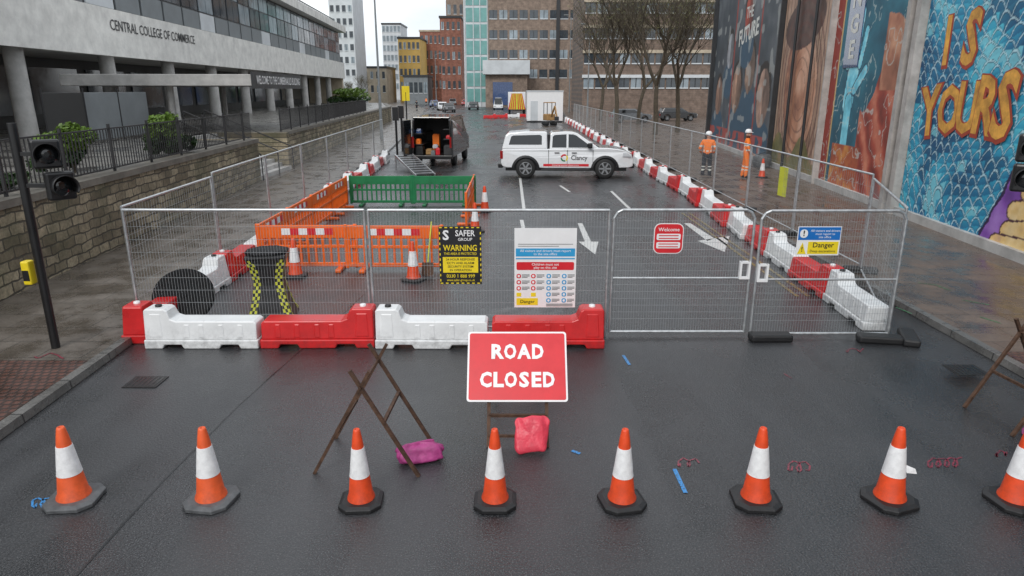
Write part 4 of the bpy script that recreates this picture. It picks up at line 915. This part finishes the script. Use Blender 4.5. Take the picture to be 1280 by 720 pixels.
for s_ in (-1,1):
    m=MB(); m.add([(s_*.985,3.3,1.45),(s_*.985,4.2,1.45),(s_*.90,3.65,2.1),(s_*.90,3.3,2.1)],[(0,1,2,3)]); m.build('side_window','cglass',V)
    d=MB(); d.box(-.0,.86,-.04,.04,0,1.62); do=d.build('rear_door','carblk',V,loc=(s_*.97,-.03,.56),rot=(0,0,R(-80) if s_>0 else R(-100)),bevel=.02); dg_=MB(); dg_.box(.12,.72,-.05,.05,.95,1.45); dg_.build('door_window','cglass',do)
    MB().box(s_*.9-.06,s_*.9+.06,-.02,.0,.9,1.4).build('tail_light','lampr',V)
for x,yy in ((-.86,1.0),(.86,1.0),(-.86,4.3),(.86,4.3)):
    w=MB(); w.M=Matrix.Rotation(R(90),4,'Y'); w.lathe([(.2,-.11),(.34,-.11),(.36,-.07),(.36,.07),(.34,.11),(.2,.11)],22); w.build('wheel','tyre',V,loc=(x,yy,.36))
for b in ((-.88,-.5,.3,2.8,1.0,1.04),(-.88,-.5,.3,2.8,1.5,1.54),(.5,.88,.3,2.8,1.25,1.29),(.5,.88,.3,2.8,1.7,1.74)): vb('dark2','shelf_rack',*b)
vl=['orange jacket bundle on the left van shelf','ochre tool box on the van floor','red fuel can in the van doorway','orange cone stack deep inside the van','dark metal box low on the right of the van','small red case on the right van shelf','dark blue case on the upper left van shelf','pale tub on the boxes inside the van','grey pipe crate on the van floor','black drum at the left of the van floor']
for i,(mm,b) in enumerate((('hivis',(-.82,-.6,.3,.6,1.04,1.28)),('wood',(-.4,-.1,.5,.9,.55,.80)),('signred',(.12,.32,.25,.45,.55,.88)),('hivis',(-.2,.12,1.2,1.6,.55,1.45)),('dark2',(.5,.85,.3,.9,.55,1.0)),('signred',(.6,.8,.4,.7,1.29,1.45)),('carblue',(-.8,-.55,.3,.7,1.54,1.74)),('pale',(-.15,.1,.9,1.15,.80,.98)),('spandrel',(-.1,.1,.2,.5,.55,.75)),('black',(-.85,-.5,.3,.8,.55,.95)))):
    m=MB(); x0,x1,y0,y1,z0,z1=b; m.box(x0,x1,y0,y1,z0,z1-.04); m.box(x0+.03,x1-.03,y0+.03,y1-.03,z1-.04,z1); m.bar(((x0+x1)/2-.06,y0-.01,z1-.09),((x0+x1)/2+.06,y0-.01,z1-.09),.02)
    o=m.build('tool_box',mm,None,bevel=.015); o.location=V.location; o.rotation_euler=V.rotation_euler; tag(o,vl[i],'box')
gr=G(532,220); t=thing('loading_ramp','grey striped metal ramp sloping up beside the open rear of the black van','ramp',(gr.x,gr.y,0),R(24))
for x in (-.42,.42): MB().bar((x,0,.03),(x,3.3,.60),.05,.09).build('side_rail','galv',t)
m=MB()
for i in range(18): k=(i+.5)/18; m.m=i%2; m.bar((-.42,3.3*k,.05+.56*k),(.42,3.3*k,.05+.56*k),.19,.02)
m.build('deck',['dark2','galv'],t)
for x in (-.42,.42): MB().bar((x,3.2,0),(x,3.2,.58),.05).build('prop_leg','galv',t)
def smallcar(label,px,py,m_,rz,kind='car',loc=None):
    g=G(px,py) if loc is None else Vector(loc); t=thing('parked_car' if kind=='car' else 'white_van',label,kind,(g.x,g.y,g.z),rz)
    H=1.45 if kind=='car' else 2.1
    m=MB(); m.prism([(-2.1,.3),(-2.15,.92),(1.0,.98),(2.05,.85),(2.15,.35)]+arch(1.35,.38,.3)+arch(-1.35,.38,.3),.85); m.build('body',m_,t,bevel=.05)
    m=MB(); gw=lambda x,z:.82-.2*(z-.9); m.prism([(-2.0,.92),(-1.7 if kind=='car' else -2.05,H),(.3,H),(1.1,.96)] ,gw); m.build('cabin',m_,t,bevel=.05)
    m=MB(); m.prism([(-1.7,1.0),(-1.5,H-.12),(.2,H-.12),(.85,1.0)],lambda x,z:gw(x,z)+.01); m.build('side_window','cglass',t)
    m=MB(); m.add([(1.12,-.7,1.0),(1.12,.7,1.0),(.36,.62,H-.05),(.36,-.62,H-.05)],[(0,1,2,3)]); m.build('windscreen','cglass',t)
    for x in (-1.35,1.35):
        for y in (-.78,.78): wheel(t,x,y,.32)
    for y in (-.6,.6):
        MB().box(2.08,2.17,y-.15,y+.15,.6,.75).build('headlight','lampw',t); MB().box(-2.18,-2.1,y-.15,y+.15,.6,.8).build('tail_light','lampr',t)
smallcar('distant dark red car driving in the far left lane',583,132,'carred',R(-95)); smallcar('distant white van beyond the junction',602,130,'car',R(-92),'van'); smallcar('distant grey car left of the red car',566,131,'cargrey',R(-85))
smallcar('distant white van parked left of the works truck',623,137,'car',R(-90),'van'); smallcar('distant white car parked by the left far kerb',553,138,'car',R(-80))
smallcar('distant dark blue car near the far left buildings',543,134,'carblue',R(-88)); smallcar('distant red car between the white vans',612,133,'carred',R(-92))
smallcar('distant black car in the middle of the far road',592,137,'carblk',R(-90)); smallcar('distant silver grey car at the right of the far road',634,134,'pale',R(-92)); smallcar('distant white car behind the dark red car',576,128,'car',R(-90)); smallcar('distant black car parked at the far left bend',561,140,'carblk',R(-78))
for i,(px,c) in enumerate(((790,'cargrey'),(848,'carblk'))): 
    smallcar(['grey car parked under the first bare tree','black car parked between the bare trees'][i],0,0,c,R(5),'car',(PX(px,76+i*4),76+i*4,.1))
g=G(646,144); t=thing('works_truck','distant works truck with yellow and red chevron rear','truck',(g.x,g.y,0))
MB().box(-1.25,1.25,0,4,.8,3.2).build('box_body','car',t,bevel=.05); m=MB()
for i in range(8):
    m.m=i%2; 
    for s_ in (-1,1): m.add([(s_*1.24*i/8,-.02,.8),(s_*1.24*(i+1)/8,-.02,.8),(s_*1.24*(i+1)/8*.6,-.02,3.0),(s_*1.24*i/8*.6,-.02,3.0)],[(0,1,2,3)])
m.build('chevron_board',['yelgreen','signred'],t)
MB().box(-.95,.95,4.1,5.8,.5,2.2).build('cab','car',t,bevel=.1)
for x in (-1.05,1.05):
    for y in (1,4.8):
        w=MB(); w.M=Matrix.Rotation(R(90),4,'Y'); w.lathe([(.2,-.14),(.42,-.14),(.45,-.1),(.45,.1),(.42,.14),(.2,.14)],18); w.build('wheel','tyre',t,loc=(x,y,.45))
g=G(681,153); t=thing('site_cabin','white steel site cabin on the right of the road','cabin',(g.x,g.y,0))
m=MB(); m.box(-2.0,2.0,0,5,.15,3.3); m.build('wall','signwhite',t,bevel=.04); m=MB(); m.box(-2.05,2.05,-.05,5.05,3.3,3.42); m.build('roof','pale',t); MB().box(-1.6,-.8,-.03,0,.2,2.3).build('door','pale',t)
m=MB(); m.box(-1.9,1.9,.1,4.9,0,.15); m.build('skid_base','frame',t)
g=G(682,155); t=thing('mini_digger','small orange and brown mini digger in front of the white cabin','digger',(g.x+.3,g.y-1.8,0),R(20))
for s_ in (-.45,.45): MB().box(s_-.13,s_+.13,-.8,.8,0,.4).build('track','black',t,bevel=.1)
MB().box(-.5,.5,-.5,.6,.45,1.1).build('engine_cover','wood',t,bevel=.08); m=MB()
for x in (-.45,.45):
    for y in (-.45,.45): m.bar((x,y,1.1),(x,y,2.2),.06)
m.build('cab_frame','frame',t); MB().box(-.5,.5,-.5,.5,2.2,2.28).build('roof','wood',t,bevel=.03); MB().bar((0,-.5,.9),(0,-1.4,1.9),.14).build('boom','wood',t); MB().bar((0,-1.4,1.9),(0,-1.9,.9),.11).build('arm','wood',t); MB().box(-.2,.2,-2.05,-1.7,.5,.9).build('bucket','frame',t,bevel=.05)
# ---------------------------------------------------------------- far buildings
def bld(name,label,px0,px1,Y,top,dep,wallm,rows,cols,wm,winw=.62,winh=.55,z0=2.5,roofm='frame'):
    x0,x1=PX(px0,Y),PX(px1,Y); W_=x1-x0; t=thing(name,label,'building',(x0,Y,0))
    MB().box(0,W_,0,dep,-.5,top).build('wall',wallm,t); MB().box(-.2,W_+.2,-.2,dep+.2,top,top+.5).build('parapet',roofm,t)
    if rows:
        rh=(top-z0)/rows; cw=W_/cols
        for r_ in range(rows):
            for c_ in range(cols):
                xa=cw*(c_+.5-winw/2); za=z0+rh*(r_+.25); xb=xa+cw*winw; zb=za+rh*winh; xm=(xa+xb)/2
                m=MB(); m.box(xa,xb,-.06,.05,za,zb); 
                m.m=1; m.box(xa,xb,-.12,-.0,za-.15,za); m.m=2; m.box(xm-.05,xm+.05,-.10,-.061,za,zb)
                m.build('window',[wm if (r_*7+c_*3)%4 else 'glassl','pale','frame'],t)
    return t
b=bld('office_building','brown brick office block filling the end of the street',611,722,150,32,20,'brown',7,9,'glass',.8,.42,5,roofm='brown')
MB().box(-1,8.5,-6,0,6.5,9.2).build('entrance_canopy','pale',b); MB().box(-.5,8,-5,0,0,6.5).build('lower_block','brown',b); MB().box(1,5,-5.1,-4.9,.5,5).build('shutter','carblue',b)
MB().box(14,14.7,-.5,.2,0,32).build('pier','frame',b)
b=bld('glass_stair_tower','teal glazed stair tower beside the brown office block',581,611,151,33,14,'pale',0,0,'teal')
for r_ in range(10):
    m=MB(); m.box(.5,4.9,-.1,0,1+r_*3.2,3.7+r_*3.2); m.build('window','teal',b)
for x in (.2,2.0,3.4,4.9): MB().box(x-.08,x+.08,-.22,-.1,0,33).build('mullion','pale',b)
bld('brick_building','red brick curved corner block left of the teal tower',552,578,175,20,20,'redbr',5,4,'glass',.5,.5,3)
bld('brick_terrace','lower red brick terrace set further down the street',527,554,215,20,20,'redbr',4,5,'glass',.5,.5,3,roofm='sand')
bld('stair_block','taller brown block at the far street end',560,582,230,36,20,'brown',6,3,'glass',.5,.5,3)
bld('ochre_building','ochre yellow rendered block in the distance',500,527,200,17,15,'ochre',4,5,'glass',.6,.5,3)
bld('glass_office','pale glass office tower in the left distance',481,504,250,25,15,'pale',7,5,'glassl',.8,.6,3)
bld('tower_block','tall white tower block behind the end of the college',418,447,170,40,12,'pale',12,4,'glass',.6,.5,6)
bld('stone_building','low sandstone building beyond the grass bank',440,484,190,9,15,'sand',2,6,'glass',.45,.5,2)
bld('dark_building','low dark glazed shopfront block in the middle distance',505,535,175,6.5,10,'spandrel',1,5,'glass',.7,.5,1.5)
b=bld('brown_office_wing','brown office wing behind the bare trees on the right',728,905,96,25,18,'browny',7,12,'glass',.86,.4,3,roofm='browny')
for r_ in range(4): MB().box(-.1,20,-.3,0,2.4+3.14*(r_+1)-.5,2.4+3.14*(r_+1)-.1).build('floor_band','pale' if r_==0 else 'sand',b)
# ---------------------------------------------------------------- trees
def tree(seed,H):
    t=thing('street_tree','x','tree'); r=random.Random(seed); tr=MB(); cr=MB(); tips=[]
    def grow(p,d,l,rad,lv):
        n=3; 
        for i in range(n):
            q=p+d*l/n; tr_=tr if lv<3 else cr
            tr_.m=0; tr_.tube(p,q,rad*(1-.22*i/n),rad*(1-.22*(i+1)/n),6 if lv<2 else 3,cap=False)
            p=q; d=(d+Vector((r.gauss(0,.10),r.gauss(0,.10),.08 if lv else .02))).normalized()
            if lv>=1 and i>0 and lv<5:
                a=r.uniform(0,2*PI); nd=(d+Vector((math.cos(a),math.sin(a),r.uniform(-.1,.4)))*.75).normalized(); grow(p,nd,l*r.uniform(.55,.75),rad*.45,lv+1)
        if lv<5:
            for k in range(3 if lv<3 else 2):
                a=r.uniform(0,2*PI) if lv else 2*PI*k/3+r.uniform(-.4,.4); nd=(d+Vector((math.cos(a),math.sin(a),r.uniform(.1,.5)))*r.uniform(.4,.7)).normalized(); grow(p,nd,l*r.uniform(.68,.86),rad*(.62 if lv==0 else .52),lv+1)
        else: tips.append((p,d))
    grow(Vector((0,0,0)),Vector((0,0,1)),H*.22,.18,0)
    for p,d in tips:
        for k in range(2):
            q=p+Vector((r.gauss(0,.25),r.gauss(0,.25),r.gauss(0,.25))); e=(d+Vector((r.gauss(0,.6),r.gauss(0,.6),r.gauss(0,.6)))).normalized()*.11; f=e.orthogonal().normalized()*.014
            cr.m=1 if r.random()<.6 else 0
            cr.add([q-e,q+f,q+e,q-f],[(0,1,2,3)])
    tr.build('trunk','bark',t,fix=False); cr.build('crown',['bark','leaf'],t,fix=False); return t
T1=Proto(tree(3,14)); T2=Proto(tree(11,14))
T1.put((PX(772,60),60,.1),0,'budding street tree nearest the road, left of the right-hand trees',None,(1.2,1.2,1.2)); T2.put((PX(822,55),55,.1),1,'budding street tree in the middle of the right-hand trees',None,(1.2,1.2,1.2))
T1.put((PX(850,58),58,.1),2.2,'budding street tree with leaning limbs nearest the mural wall',None,(1.15,1.15,1.15)); T2.put((PX(752,80),80,.1),3.5,'more distant budding tree behind the site cabin',None,(1.2,1.2,1.15))
T1.put((PX(800,72),72,.1),4.1,'budding tree seen between the two nearest trees',None,(1.25,1.25,1.15))
T2.put((PX(455,140),140,1),.7,'small distant tree beyond the end of the college',None,(.5,.5,.5)); T1.put((PX(437,125),125,1),.2,'small distant tree on the grass bank',None,(.4,.4,.4))
# ---------------------------------------------------------------- world, sun, camera
w=bpy.data.worlds.new('World'); SC.world=w; w.use_nodes=True; nt=w.node_tree; bg=nt.nodes['Background']
sky=N(nt,'ShaderNodeTexSky',sky_type='NISHITA',sun_disc=False); sky.sun_elevation=R(40); sky.sun_rotation=R(200)
tc=N(nt,'ShaderNodeTexCoord'); mp=N(nt,'ShaderNodeMapping'); mp.inputs['Scale'].default_value=(1,1,2.5); nt.links.new(tc.outputs['Generated'],mp.inputs[0])
n=N(nt,'ShaderNodeTexNoise',Scale=2.5,Detail=7.0,Roughness=.55); nt.links.new(mp.outputs[0],n.inputs['Vector'])
cl=mixc(nt,mrange(nt,n.outputs[0],.35,.65,0,1),(6.8,7.4,8.1),(10.4,10.6,10.8))
nt.links.new(mixc(nt,.9,sky.outputs[0],cl),bg.inputs['Color']); bg.inputs['Strength'].default_value=.125
sl=bpy.data.lights.new('sun','SUN'); sl.energy=1.4; sl.angle=R(20); sl.color=(1,.97,.93); so=bpy.data.objects.new('sun',sl); COL.objects.link(so); so.rotation_euler=(R(50),0,R(-20))
cam=bpy.data.cameras.new('camera'); co=bpy.data.objects.new('camera',cam); COL.objects.link(co); co.location=(0,0,CH); co.rotation_euler=(R(90)-PIT,0,0)
cam.sensor_width=36; cam.lens=36*F/1280; cam.clip_end=4000; cam.clip_start=.05; SC.camera=co
SC.view_settings.view_transform='Standard'; SC.view_settings.look='None'; SC.view_settings.exposure=0
